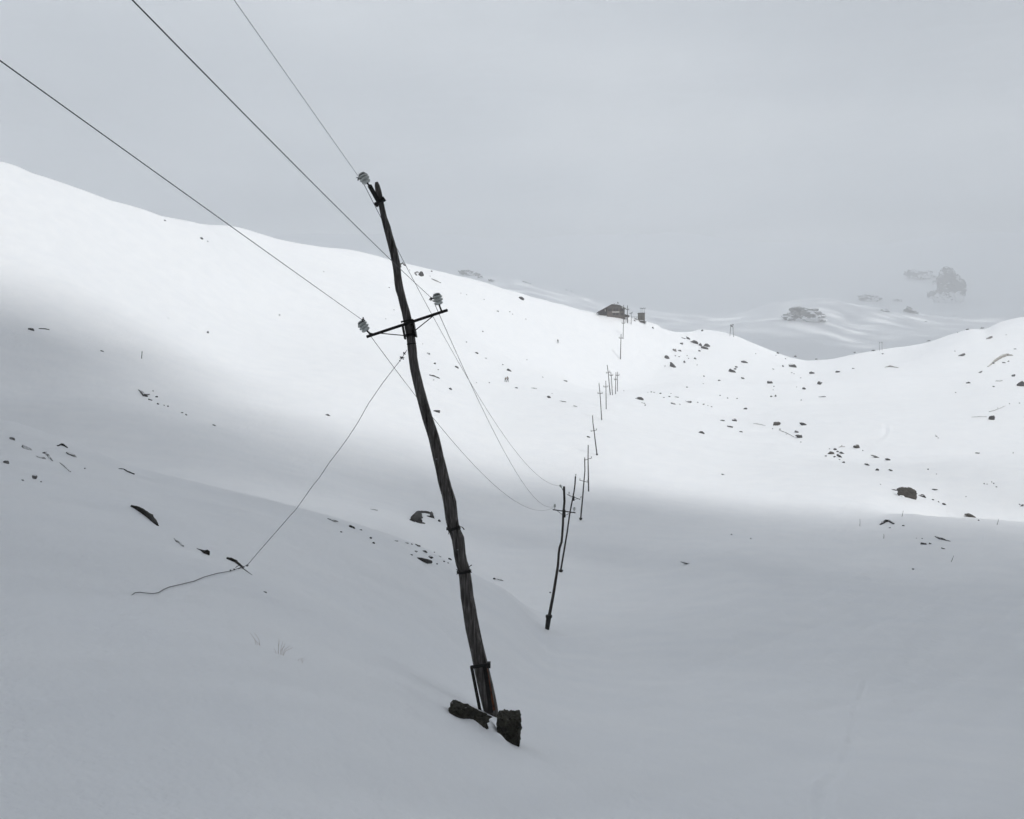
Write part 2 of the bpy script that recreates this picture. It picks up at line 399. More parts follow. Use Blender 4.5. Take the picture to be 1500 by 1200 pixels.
Z += smooth(120, 240, Rg) * (1 - smooth(600, 900, Rg)) * .62 * perlin(U3 / 60, V3 / 9, 15)
Z += smooth(1200, 1700, Rg) * 9 * np.abs(perlin(Xg / 240, Yg / 240, 33)) * smooth(5200, 3000, Rg)

def hgt(x, y):
    r = math.hypot(x, y); a = math.degrees(math.atan2(x, y))
    if a < -36: a += 360
    j = np.searchsorted(azg, a) - 1; j = max(0, min(len(azg) - 2, j))
    t = (a - azg[j]) / (azg[j + 1] - azg[j]); q = (math.log(max(r, .71)) - lrg[0]) / (lrg[1] - lrg[0]); i = min(int(q), NR - 2); u = q - i
    return float((Z[j, i]*(1-u) + Z[j, i+1]*u)*(1-t) + (Z[j+1, i]*(1-u) + Z[j+1, i+1]*u)*t)

def hit(px, py):
    """where the line of sight through column px, row py meets the snow"""
    an = math.atan((px - CX) / FPX); a = math.degrees(an)
    if a < -36: a += 360
    j = max(0, min(len(azg) - 2, np.searchsorted(azg, a) - 1)); t = (a - azg[j]) / (azg[j + 1] - azg[j])
    prof = Z[j] * (1 - t) + Z[j + 1] * t
    dep = np.exp(lrg) * math.cos(an)
    row = HY - FPX * prof / dep
    ok = np.nonzero((row <= py) & (dep > 2.0))[0]
    i = int(ok[0]) if len(ok) else int(np.argmin(np.where(dep < 900, row, 1e9)))
    if len(ok) and i > 0 and row[i-1] > py:
        u = (row[i-1] - py) / (row[i-1] - row[i]); d = dep[i-1] * (1-u) + dep[i] * u
    else: d = dep[i]
    x = math.tan(an) * d
    return Vector((x, d, hgt(x, d)))

# trodden ski tracks and the hollow scooped round the pole's footing, pressed into the same sheet
def press(pxs, width, depth, rim):
    pts = [hit(*p) for p in pxs]
    fine = []
    for a, b in zip(pts[:-1], pts[1:]):
        for k in range(14): fine.append(a.lerp(b, k / 14))
    q = np.array([(p.x, p.y) for p in fine])
    x0, y0 = q.min(0) - 3 * width; x1, y1 = q.max(0) + 3 * width
    m = np.nonzero((Xg > x0) & (Xg < x1) & (Yg > y0) & (Yg < y1))
    if not len(m[0]): return
    d = np.full(len(m[0]), 1e9)
    for p in q: d = np.minimum(d, (Xg[m] - p[0])**2 + (Yg[m] - p[1])**2)
    d = np.sqrt(d) / width
    Z[m] += -depth * np.exp(-(d * 1.4)**2) + rim * np.exp(-((d - 1.5) * 1.6)**2)
press([(1272,985),(1262,1015),(1250,1045),(1246,1085),(1238,1110),(1226,1132),(1208,1150),(1204,1175),(1210,1215)], .09, .045, .012)
press([(1264,655),(1280,648),(1292,640),(1298,632),(1296,622)], .7, .3, .12)
press([(1105,1037),(1160,1040),(1230,1034),(1290,1022),(1370,1005)], .5, .03, .02)

def mound(px, py, amp, sx, sy):
    p = hit(px, py); d = ((Xg - p.x) / sx) ** 2 + ((Yg - p.y) / sy) ** 2
    Z[:] += amp * np.exp(-d)
MND = hit(706, 1074)
def footing_depth(px, py): return hit(px, py).y - 13.0
FD = [footing_depth(*q) for q in ((686,1064),(744,1087),(716,1062),(728,1086))]
mound(711, 1071, .17, .15, .22); mound(692, 1064, .09, .12, .2); mound(640, 1035, .05, .5, .5); mound(731, 1086, .09, .10, .12)

def build_ground():
    na = len(azg)
    co = np.stack([Xg.repeat(1, 0) if Xg.shape[0] == na else Xg, Yg, Z], -1).reshape(-1, 3).astype(np.float32)
    j, i = np.meshgrid(np.arange(na), np.arange(NR - 1), indexing='ij'); j2 = (j + 1) % na
    fa = np.stack([j*NR + i, j2*NR + i, j2*NR + i + 1, j*NR + i + 1], -1)[:, :, ::-1].reshape(-1, 4)
    cidx = len(co); co = np.vstack([co, [[0, 0, -1.62]]]).astype(np.float32)
    tri = np.stack([np.full(na, cidx), ((np.arange(na) + 1) % na) * NR, np.arange(na) * NR], -1)
    loops = np.concatenate([fa.ravel(), tri.ravel()]).astype(np.int32)
    starts = np.concatenate([np.arange(len(fa)) * 4, len(fa) * 4 + np.arange(na) * 3]).astype(np.int32)
    me = bpy.data.meshes.new('snow_ground')
    me.vertices.add(len(co)); me.vertices.foreach_set('co', co.ravel())
    me.loops.add(len(loops)); me.loops.foreach_set('vertex_index', loops)
    me.polygons.add(len(starts)); me.polygons.foreach_set('loop_start', starts)
    me.update(calc_edges=True)
    me.materials.append(M['snow']); me.shade_smooth()
    if me.polygons[5000].normal.z < 0: me.flip_normals()
    o = bpy.data.objects.new('snow_ground', me); COL.objects.link(o)
    return tag(o, kind='structure')
build_ground()

# ------------------------------------------------------------------ clouds overhead that shade the near slope, plus unseen ones added for the light
def cloud(outline, zc, thick, edge, seed, cell=14, m='cloud', rag=0, gaps=(), sparse=0):
    sd = np.array(SUN_DIR); pts = []
    for p in outline:
        k = (zc - p[2]) / sd[2]; pts.append((p[0] + sd[0] * k, p[1] + sd[1] * k))
    pts = np.array(pts); lo = pts.min(0) - cell; hi = pts.max(0) + cell
    nx, ny = int((hi[0] - lo[0]) / cell) + 2, int((hi[1] - lo[1]) / cell) + 2
    gx, gy = np.meshgrid(lo[0] + np.arange(nx) * cell, lo[1] + np.arange(ny) * cell, indexing='ij')
    ins = np.zeros(gx.shape, bool); dist = np.full(gx.shape, 1e9)
    for a, b in zip(pts, np.roll(pts, -1, 0)):
        cr = ((a[1] > gy) != (b[1] > gy)) & (gx < (b[0] - a[0]) * (gy - a[1]) / (b[1] - a[1] + 1e-9) + a[0]); ins ^= cr
        ab = b - a; t = np.clip(((gx - a[0]) * ab[0] + (gy - a[1]) * ab[1]) / (ab @ ab + 1e-9), 0, 1)
        dist = np.minimum(dist, np.hypot(gx - a[0] - t * ab[0], gy - a[1] - t * ab[1]))
    d = np.where(ins, dist, -dist) + edge * .25 * perlin(gx / 70, gy / 70, seed)
    if rag:                                     # torn rim: wisps first, closing up further in
        d = d + rag * (perlin(gx / 330, gy / 62, seed + 5) + .5 * perlin(gx / 110, gy / 26, seed + 6))
        u = .5 + .5 * np.tanh(2.4 * (perlin(gx / 44, gy / 15, seed + 7) + .35 * perlin(gx / 20, gy / 8, seed + 8)))
        d = np.where(u < .30 + .70 * (1 - np.exp(-np.maximum(d, 0) / 64)), d, -1)
    for hp, hx, hy, st in gaps:                     # openings cut out of view to let sun on to the far slope
        k = (zc - hp[2]) / sd[2]; q = ((gx - hp[0] - sd[0] * k) / hx) ** 2 + ((gy - hp[1] - sd[1] * k) / hy) ** 2
        u = .5 + .5 * np.tanh(2.4 * (perlin(gx / 120, gy / 90, seed + 9) + .5 * perlin(gx / 60, gy / 45, seed + 10)))
        d = np.where(u < st * np.clip(1.25 - q, 0, 1), -1, d)
    if sparse:                                  # small chinks put in to pass some sun, fewer toward the rim
        u = .5 + .5 * np.tanh(2.4 * perlin(gx / 36, gy / 30, seed + 9))
        d = np.where(u < .43 * np.clip(d / 260, 0, 1), -1, d)
    th = thick * np.sqrt(np.clip(d / edge, 0, 1)) * (1 + .5 * perlin(gx / 110, gy / 110, seed + 1) + .25 * perlin(gx / 45, gy / 45, seed + 2))
    on = ((d[:-1, :-1] > 0).astype(int) + (d[1:, :-1] > 0) + (d[:-1, 1:] > 0) + (d[1:, 1:] > 0)) >= 3
    mb = MB(); idx = {}
    def vid(i, j, up):
        up = up if th[i, j] > .01 else 0
        k = (i, j, up)
        if k not in idx:
            idx[k] = len(mb.v); mb.v.append((gx[i, j], gy[i, j], zc + (th[i, j] if up > 0 else -.45 * th[i, j] if up < 0 else 0)))
        return idx[k]
    for i, j in zip(*np.nonzero(on)):
        for up in (1, -1):
            q = [vid(i, j, up), vid(i + 1, j, up), vid(i + 1, j + 1, up), vid(i, j + 1, up)]
            mb.f.append(tuple(q if up > 0 else q[::-1]))
    me = bpy.data.meshes.new('cloud'); me.from_pydata(mb.v, [], mb.f); me.validate(); me.materials.append(M[m]); me.shade_smooth()
    o = bpy.data.objects.new('cloud', me); COL.objects.link(o)
    return tag(o, kind='structure')
EDGE = [(-250,370),(-100,415),(0,450),(120,482),(250,526),(330,562),(400,596),(520,650),(640,684),(760,706),(880,716),(1000,733),(1100,752),(1180,763),(1290,768),(1380,770),(1500,778),(1650,786)]
line = [hit(*p) for p in EDGE]
cloud(line + [Vector((420, 60, -10)), Vector((1500, -100, 0)), Vector((1500, -600, 0)), Vector((-1500, -600, 0)), Vector((-1500, -50, 0)), Vector((-420, 90, 20))], 1040, 60, 70, 47, 7, 'cloud', 34)
cloud([Vector((x, y, 0)) for x, y in ((1600, -150), (6000, 300), (6000, -5200), (-6000, -5200), (-6000, 300), (-1600, -80), (-1540, -640), (1540, -640))], 1040, 70, 120, 44, 50)  # unseen bank added behind the viewer to lower the skylight
def strip(top, bot): return [hit(*p) for p in top] + [hit(*p) for p in reversed(bot)]
cloud([Vector((-6000, 1100, 0)), Vector((-900, 800, 0)), Vector((0, 735, 0)), Vector((700, 700, 0)), Vector((6000, 1000, 0)), Vector((9000, 16000, 0)), Vector((-9000, 16000, 0))], 1040, 70, 120, 60, 34, 'cloud_thin', 0, [((430, 1800, 130), 560, 520, 9)])
cloud([Vector((430 + 700 * math.cos(t), 1800 + 640 * math.sin(t), 130)) for t in np.linspace(0, 2 * math.pi, 24, endpoint=False)], 1052, 40, 90, 64, 11, 'cloud_thin', 0, (), 1)  # unseen filler added over the opening, passing only part of the sun
cloud(strip([(1270,694),(1340,692),(1420,688),(1560,680)], [(1270,702),(1340,706),(1420,708),(1560,706)]), 1080, 8, 16, 52, 4)

# ------------------------------------------------------------------ haze between the near slopes and the far mountains
def haze():
    lo, hi = (-6600, -6600, -30), (6600, 6600, 930)
    mb = MB(); mb.box([(a + b) / 2 for a, b in zip(lo, hi)], [b - a for a, b in zip(lo, hi)])
    m = bpy.data.materials.new('haze_air'); m.use_nodes = True; nt = m.node_tree; nt.nodes.clear()
    o = nt.nodes.new('ShaderNodeOutputMaterial'); v = nt.nodes.new('ShaderNodeVolumePrincipled')
    v.inputs['Color'].default_value = (1, 1, 1, 1); v.inputs['Density'].default_value = .00042; v.inputs['Anisotropy'].default_value = .1
    nt.links.new(v.outputs[0], o.inputs['Volume'])
    tag(mb.build('haze', m), kind='stuff')
haze()

# ------------------------------------------------------------------ rocks
def ico(sub):
    bm = bmesh.new(); bmesh.ops.create_icosphere(bm, subdivisions=sub, radius=1.0)
    v = np.array([p.co[:] for p in bm.verts]); f = [tuple(q.index for q in p.verts) for p in bm.faces]; bm.free()
    return v, f
ICO = {k: ico(k) for k in (1, 2, 3, 4, 5)}

def n3(v, sd):
    return perlin(v[:, 0] + v[:, 2] * .7, v[:, 1] - v[:, 2] * .6, sd) * .6 + perlin(v[:, 2] + v[:, 1] * .5, v[:, 0] * .9, sd + 9) * .6

def lump(sub, sd, cuts=7, rough=.22, square=0.0):
    """an angular stone: a ball cut by random planes and roughened"""
    v, f = ICO[sub]; v = v.copy(); R = np.random.RandomState(sd)
    if square:
        p = 2 + square * 8; v /= ((np.abs(v) ** p).sum(1) ** (1 / p))[:, None]
    for _ in range(cuts):
        n = R.normal(size=3); n /= np.linalg.norm(n); d = R.uniform(.38, .82) if cuts > 5 else R.uniform(.5, .85)
        e = v @ n - d; v -= np.outer(np.maximum(e, 0), n)
    if cuts > 5:
        v[:, 0] *= 1 + .45 * np.maximum(-v[:, 2], 0); v[:, 2] = np.maximum(v[:, 2], -.45)
        v[:, 2] *= 1 + .35 * R.uniform(-1, 1) * v[:, 0]; v[:, 0] += R.uniform(-.3, .3) * v[:, 2]
    r = 1 + rough * n3(v * 1.6 + sd * 3.1, sd) + rough * .5 * n3(v * 4.1 + sd, sd + 3)
    return v * r[:, None], f

def tilt_basis(deg):
    a = math.radians(deg)                     # clockwise as seen from the viewer
    X = Vector((math.cos(a), 0, -math.sin(a))); Zv = Vector((math.sin(a), 0, math.cos(a)))
    return X, Vector((0, 1, 0)), Zv

def stone_mesh(mb, base, W, H, deg, sd, sub=2, cuts=7, square=0.0, deep=None, sink=.22):
    v, f = lump(sub, sd, cuts, .2, square)
    X, Y, Zv = tilt_basis(deg)
    ax, ay, az = W * .56, deep or max(H * .8, W * .32), H * .72
    c = Vector(base) + Vector((0, ay * .35, H * sink))
    return mb.add([c + X * (p[0] * ax) + Y * (p[1] * ay) + Zv * (p[2] * az) for p in v], f)

seed_n = [100]
MATS = {'k': 'rock_bare', 'd': 'rock_dark', 'b': 'rock_brown', 'g': 'rock_grey', 't': 'rock_turf'}
CATS = {'k': ('rock', 'rock'), 'd': ('rock', 'rock'), 'b': ('boulder', 'boulder'), 'g': ('rock', 'rock'), 't': ('turf_patch', 'turf')}
def rock(px, py, w, h, deg, typ, label, group=None, name=None, sub=None):
    seed_n[0] += 1
    p = hit(px, py + h * .42); k = p.y / FPX
    mb = MB(); stone_mesh(mb, p, w * k, h * k, deg, seed_n[0], sub or (3 if w > 9 else 2))
    nm, cat = CATS[typ]
    return tag(mb.build(name or nm, M[MATS[typ]], None, p), label, cat, group)

def ridge(pts, thick, typ, label, group=None, name='rock'):
    """a long rock edge showing through the snow along several points"""
    seed_n[0] += 1; R = random.Random(seed_n[0])
    P3 = []; rad = []
    for i in range(len(pts) - 1):
        n = max(2, int(math.hypot(pts[i+1][0] - pts[i][0], pts[i+1][1] - pts[i][1]) / 2.2))
        for k in range(n + (i == len(pts) - 2)):
            t = k / n; x = pts[i][0] * (1-t) + pts[i+1][0] * t; y = pts[i][1] * (1-t) + pts[i+1][1] * t
            th = thick[i] * (1-t) + thick[i+1] * t
            q = hit(x, y + th * .35); q.z += th * .22 * q.y / FPX; P3.append(q); rad.append(max(.4, th * .62) * q.y / FPX * R.uniform(.85, 1.15))
    mb = MB(); mb.tube(P3, rad, 9, .22, seed_n[0])
    return tag(mb.build(name, M[MATS[typ]], None, P3[len(P3)//2]), label, CATS[typ][1] if name == 'rock' else name, group)

G1 = 'rocks on the rise right of the small cabin'
for a in [
 (956,480,3.5,2.2,15,'d','small dark stone on the crest just right of the small cabin'),
 (1028.6,484,3.4,3,0,'d','small dark stone standing against the sky between cabin and lift pylon'),
 (1000,494.8,8,1.6,14,'d','thin dark rock edge at the upper left of the stepped rocks beyond the cabin'),
 (1009,495,7,5.5,10,'d','topmost lump in the stepped row of rocks right of the cabin'),
 (1018,500.4,11,6.5,28,'d','slanting dark slab second from the top of the stepped row of rocks'),
 (1027,505,6,4.5,40,'d','small dark rock in the middle of the stepped row of rocks'),
 (1036,505.6,9,6,0,'d','squarish dark block at the lower right end of the stepped row of rocks'),
 (1032,509.4,10,4.5,32,'d','dark rock half under snow just below the squarish block'),
 (998,503,4.5,3,20,'d','lone small stone left of the stepped row of rocks'),
 (1024,513.6,4,3,0,'d','lone small stone below the stepped row of rocks'),
 (996,513.4,5.5,3.2,20,'d','small dark stone right of the pale rubble beyond the cabin'),
 (989,512.5,8,5.5,20,'g','patch of pale grey rubble on the bright slope right of the poles'),
 (977,523,7.5,5.5,8,'d','rounded dark rock left of the bright slope below the pale rubble'),
 (985.5,534.6,11,7.5,38,'d','dark block with snowy left face, lowest of the rocks beyond the cabin'),
 (1002.6,530,4.8,3.4,20,'d','small dark stone right of the block with the snowy face'),
 (1090,530,9.5,3.8,4,'d','flat wide dark rock on bright slope under the lift pylon'),
 (1079,537,5.5,3.4,15,'d','small dark rock just under the flat wide rock below the pylon'),
 (1071.6,543.4,13.5,4.6,26,'d','long slanting dark rock below the lift pylon'),
 (1076.6,540.4,6,2.4,10,'d','little dark rock resting on the long slanting one below the pylon'),
 (1088.4,553.6,6,3.4,10,'d','isolated dark stone right below the long slanting rock'),
 (1053,557,4.4,2.2,-10,'d','tiny dark stone left of and below the long slanting rock'),
 (1006,567,4,1.8,6,'d','tiny flat stone alone on the blank snow midway to the pole line'),
 (1127.6,559.6,9.5,5,0,'d','domed dark rock with a snowy front in the middle of the bright bowl'),
 (1147.5,536,3.4,3,0,'d','small stone left of the jagged leaning rock near the saddle'),
 (1161,534.4,12,8.5,36,'d','jagged leaning dark rock just below the saddle'),
 (1139,516.6,4.4,3,10,'d','small dark stone on the crest left of the saddle'),
 (1165,522,4.4,2.4,15,'d','small stone right on the lip of the saddle'),
 (1189.5,546,7.5,4,0,'d','pointed dark rock right of the jagged leaning one'),
 (1227,544.6,6.5,3,5,'d','dark rock with a flat tail below the saddle'),
 (1250,539.4,4.2,2,0,'d','small stone furthest to the right below the saddle'),
 (1201,561,8.5,5.2,-6,'d','solid dark rock below the pointed rock in the bowl'),
 (1177.5,569,6.2,3.4,15,'d','broken dark stone left below the solid dark rock in the bowl'),
 (1206,580.6,11,2.6,0,'d','low flat dark rock in two lumps on the bowl floor'),
 (937.4,583.4,10.5,5,4,'d','dark domed rock right of the cluster of far poles'),
 (942,590,7.5,2,4,'d','flat sliver of dark rock under the domed rock beside the far poles'),
 (1091.4,598,6,4,0,'d','pointed triangular dark rock alone in the middle of the bright bowl'),
 (1058,615.6,7.5,2.6,8,'d','low dark rock left of the small pyramid-shaped one'),
 (1076,615,6.4,4.8,0,'d','small pyramid-shaped dark rock with a white stripe'),
 (1070,625,10,2.4,14,'d','thin slanting dark rock under the pyramid-shaped one'),
 (1085,632.4,5.5,2,8,'d','small flat dark stone right of the thin slanting rock'),
 (1028,633.6,8.5,3.6,20,'d','dark rock with a sharp left point alone on the lower bright slope'),
 (1139.5,620.4,12,6,0,'b','grey-brown dome of rock at the left of the lower bowl'),
 (1176,621.4,10,4.6,4,'d','dark rock with a drooping lower lip right of the grey-brown dome'),
 (1167.5,632,9,4.4,30,'d','upper of two hooked rocks below the grey-brown dome'),
 (1171,639,9.5,6,40,'d','lower of two hooked rocks below the grey-brown dome'),
 (1009,588,9.5,4,28,'d','pair of small dark lumps in the string of stones below the far poles'),
 (986,591,7.5,2.8,18,'d','small broken dark rock left in the string of stones below the far poles'),
 (992,581.6,9,1.5,14,'d','thin dark streak of rock at the top of the string of stones'),
 (1129.6,580.6,3.4,2.4,0,'d','left one of two small stones under the domed rock with snowy front'),
 (1136.6,579.6,3.4,3.2,0,'d','right one of two small stones under the domed rock with snowy front'),
]: rock(*a, G1)

G2 = 'rocks around the lower bowl'
for a in [
 (1255,653.6,9,6.5,18,'b','brownish rock with a pale face at the end of the curved ski track'),
 (1223,657.6,5.4,4,10,'d','top stone of the loose heap at the bottom of the bowl'),
 (1217.5,663.4,8.6,4.6,10,'b','largest brownish stone on the left of the loose heap'),
 (1233,663.2,9.5,3,26,'d','slanting dark stone on the right of the loose heap'),
 (1231,668.8,11,3.4,34,'d','longest slanting dark stone at the foot of the loose heap'),
 (1222.5,669,4.4,2.6,10,'d','small stone in the middle of the loose heap'),
 (1210,668,3.6,2,-10,'d','small stone at the left end of the loose heap'),
 (1236,677,3.4,2.6,30,'d','lowest stone of the loose heap at the bottom of the bowl'),
 (1227,661.2,4,2.4,20,'d','small stone between the top and right stones of the loose heap'),
 (1283,669,12,4,32,'d','dark rock with a thick right end, right of the loose heap'),
 (1301,673.2,8.6,3,22,'d','dark rock tapering to the right, next beyond the thick-ended rock'),
 (1272,681,9.6,2.4,20,'d','thin slanting rock below the thick-ended rock'),
 (1285.5,688,5,3.4,8,'d','small round dark stone above the big brown boulder'),
 (1305,689,7,2.4,18,'d','thin dark stone right of the small round one above the boulder'),
 (1369.5,717,7.4,2.4,-6,'d','flat dark stone right of and above the big brown boulder'),
 (1352.5,726.4,11,5,14,'d','dark rounded rock just right of the big brown boulder'),
 (1367,732,4.4,2,14,'d','small stone trailing right of the dark rounded rock'),
 (1383,738.4,8.4,2.8,14,'d','last stone in the trail right of the big brown boulder'),
 (1422,755.6,17,5,20,'b','brown rock dipping to the right at the edge of the bright snow'),
 (1434,762,4,1.8,10,'d','tiny stone right below the brown dipping rock'),
 (1304,773,4,1.8,10,'d','tiny stone under the arched dark rock in the shade'),
 (1324,770,5,1.6,4,'d','small sliver of stone right of the arched dark rock in the shade'),
 (1354,796,9.6,4,4,'d','rounded dark rock in the shaded snow at the right'),
 (1362.5,796.4,6,1.8,10,'d','sliver of stone touching the rounded dark rock in the shade'),
 (1351,788.6,2.6,1.6,0,'d','tiny stone above the rounded dark rock in the shade'),
 (1382,803.4,6.4,2.2,20,'d','small slanting stone right below the rounded dark rock in the shade'),
 (1433,663.4,7.4,2.2,6,'d','lone flat stone high in the right-hand snow'),
 (1452.5,611.6,10,7.4,12,'d','egg-shaped dark rock on the right slope with a thin streak beside it'),
 (1497.5,561.5,11,9,-14,'d','big dark rock cut by the right edge of the photo'),
 (1419,560.4,6.4,3.2,0,'d','small dark rock alone on the middle of the right slope'),
 (1485,550,7.4,3.4,-10,'d','dark rock with a thin tail near the right edge, above the big cut one'),
 (1464,557.6,9.5,2.6,-10,'g','faint grey rubble patch left of the dark tailed rock on the right slope'),
 (1436,545.4,7.4,2,-22,'d','thin dark stone leaning up to the right on the right slope'),
 (1454,532,6,3,-12,'d','dark stone at the lower end of the withered turf arc'),
 (1471,531,4.4,2.4,-10,'d','left small stone under the withered turf arc'),
 (1477.5,529,2.8,2,0,'d','right small stone under the withered turf arc'),
 (1487.5,510.6,5.2,2.4,0,'d','small dark stone above the withered turf arc near the right edge'),
 (1449,495,10,3.4,-20,'g','pale broken rock high on the right slope below its crest'),
 (1410,520,14,3.4,-22,'d','thin dark rock leaning up to the right under the right crest'),
 (1439,480.4,6.4,3,4,'d','flat dark stone standing on the notch of the right crest'),
 (1417,482.6,5,2,-18,'d','sliver of stone on the crest left of the notch'),
 (1360,499,6,2,-10,'d','small stone on the crest right of the twin mast'),
 (1280,513.2,6.4,2,-4,'d','flat stone on the crest just left of the twin mast'),
 (1293,518.2,3.4,1.8,0,'d','tiny stone just below the foot of the twin mast'),
 (1252.5,516.4,3.4,1.8,-5,'d','tiny stone on the crest left of the flat stone by the mast'),
 (1196,526,4,1.6,0,'d','tiny stone at the lowest point of the saddle'),
 (1498,740.4,6,3,-10,'d','dark stone cut by the right edge beside the lit snow'),
 (1006,825.4,17,2.8,18,'d','lone thin dark rock in the shaded snow right of the second pole'),
]: rock(*a, G2)

# the big boulder by the end of the bright snow, with its snow collar
p0 = hit(1329, 728.6); k0 = p0.y / FPX
bl = thing('boulder', p0, 'big rounded olive-brown boulder at the edge of the bright snow', 'boulder')
mb = MB(); stone_mesh(mb, p0, 25 * k0, 14 * k0, 3, 15, 4, 5, .12, 9 * k0, .36); mb.build('stone', M['rock_brown'], bl, smooth=False)
mb = MB(); stone_mesh(mb, p0 + Vector((-10 * k0, -5 * k0, -1.5 * k0)), 8 * k0, 5.5 * k0, 0, 13, 3, 2); mb.build('snow_cap', M['snow'], bl, smooth=True)
rock(1311, 717.4, 11, 2.2, 4, 'd', 'thin dark stone touching the left side of the big brown boulder', G2)
ridge([(1290,768),(1296,763.5),(1303,762.5),(1309,767)], [3, 5, 4, 3], 'd', 'arched dark rock in the shade below the big brown boulder')
ridge([(1370,785.5),(1378,788.5),(1392,793)], [1.6, 4.4, .9], 'd', 'long dark spindle of rock in the shaded snow at the right')
ridge([(1423,611),(1435,610.4),(1446,610.6)], [1, 1.4, 1], 'g', 'thin grey streak of rock left of the egg-shaped rock')
ridge([(1449,603),(1456,601),(1464,598),(1472,594.6)], [1.2, 1.6, 1.2, .9], 'g', 'broken grey streak of rock above the egg-shaped rock')
ridge([(1104,620.4),(1112,621.2),(1121,623.4)], [.9, 1.5, .8], 'g', 'thin curved streak of rock left of the grey-brown dome')
ridge([(1447,537),(1456,529),(1466,522),(1474,519.6),(1484,520.6)], [1.4, 3.4, 5, 4, 1], 't', 'curved arc of withered turf bare of snow on the right slope', None, 'turf_patch')
ridge([(1296,538),(1305,536.4),(1316,538.6)], [1, 2.6, .8], 't', 'low streak of withered turf on the snow below the twin mast', None, 'turf_patch')
ridge([(1229,655),(1233,654),(1238,654.4)], [1, 1.8, .9], 'g', 'thin grey stone left of the brownish pale-faced rock')
ridge([(1141,630),(1152,634),(1163,640)], [.7, 1, .7], 'g', 'faint line of pebbly rock running to the two hooked rocks')

G3 = 'rocks on the bright left slope'
for a in [
 (617,401,8,8,34,'d','dark rock with a curled left lip just under the left skyline'),
 (632,397,3.6,2.2,10,'d','small stone on the skyline right of the curl-lipped rock'),
 (764,437,8,4.4,26,'d','small snow-rimmed rock under the skyline left of the hut'),
 (627,517.6,8,2.6,14,'d','thin dark rock right beside the pole shaft under the crossarm'),
 (698,517,6.6,2.4,18,'d','thin dark stone right of the two near wires'),
 (711,524.4,6.4,1.3,10,'d','faint sliver of stone right below the thin dark stone by the wires'),
 (636,532,4.4,2.4,14,'d','small stone below the thin rock beside the pole shaft'),
 (669,537.6,7.6,3,30,'d','slanting dark stone left of the two near wires'),
 (659.6,569,4.8,4,14,'d','rounded dark stone left of the wires, lowest on the bright slope'),
 (746,542,8,4,20,'d','dark rock just above the two hikers'),
 (756.6,568,5.4,2,0,'d','flat dark stone just below the two hikers'),
 (782,568.4,9.5,1.5,8,'d','row of tiny pebbles right of the hikers'),
 (804,581.6,6.4,3.4,12,'d','dark stone at the start of the pebble band right of the hikers'),
 (826,588,13,2,16,'g','grey stony band to the right of the hikers'),
 (844,595,10,1.6,20,'g','faint end of the grey stony band toward the far poles'),
 (828,557.6,6.4,2.4,10,'d','small dark stone on blank snow left of the far poles'),
 (640,602,11,4.4,14,'d','dark rock with a white stripe touching the pole shaft'),
 (480,607.6,8,3.2,14,'d','small domed dark rock left of the pole at the edge of the shade'),
 (295,349,4.8,3,12,'d','small dark stone alone under the left skyline'),
 (241,322.6,4.4,1.8,14,'d','tiny stone on the upper left skyline'),
 (45,482,9.5,3.8,10,'d','dark brown rock at the far left edge of the bright slope'),
 (304,486.6,4.4,3,14,'d','small dark stone alone in the middle of the bright left slope'),
 (149,514,5.4,1.6,12,'d','tiny flat stone on the shaded edge left of the thin stake'),
 (314,623,7,2,14,'g','faint greyish stone on the shaded left slope'),
 (550,747,13,1.2,10,'g','very faint streak of rock left of the arch-shaped boulder'),
 (409.5,461.5,3,2,10,'d','tiny stone left of the pole on the blank bright slope'),
 (862,640,5,2.2,8,'d','small dark stone left of the fifth pole'),
 (1059,695,5,1.6,10,'d','small flat stone in the soft edge of the shade'),
 (873,580,0,0,0,'d',''),
]:
    if a[2]: rock(*a, G3)
ridge([(632,408.5),(638,411),(646,414.6)], [1, 1.6, 1], 'g', 'thin streak of rock right below the curl-lipped rock')
ridge([(629,549.4),(636,551),(644,554.4)], [1.4, 2.2, 1.4], 'd', 'long thin rock right of the pole, below the crossarm')
ridge([(587,391),(586,387),(590,385),(593,388.6)], [2, 2.2, 2, 3], 'd', 'small ring-shaped rock behind the upper pole shaft')
ridge([(610,403),(608,400),(610,398.2),(613,399)], [1.8, 1.8, 1.6, 2], 'd', 'thin curl of rock beside the dark rock under the skyline')
ridge([(57,481.4),(65,481.6),(72,483)], [1, 1.6, 1.2], 'd', 'thin dark streak right of the far left brown rock')
ridge([(203,571),(208,575),(212,579.5),(216,580.4)], [1, 3, 4.4, 2], 'd', 'forked dark rock on the shaded left slope')
ridge([(213,578.6),(219,577.6)], [2.2, 1.2], 'd', 'small right prong beside the forked dark rock')
ridge([(217,585),(223,586.6)], [1.8, 1.2], 'd', 'thin stone just below the forked dark rock')

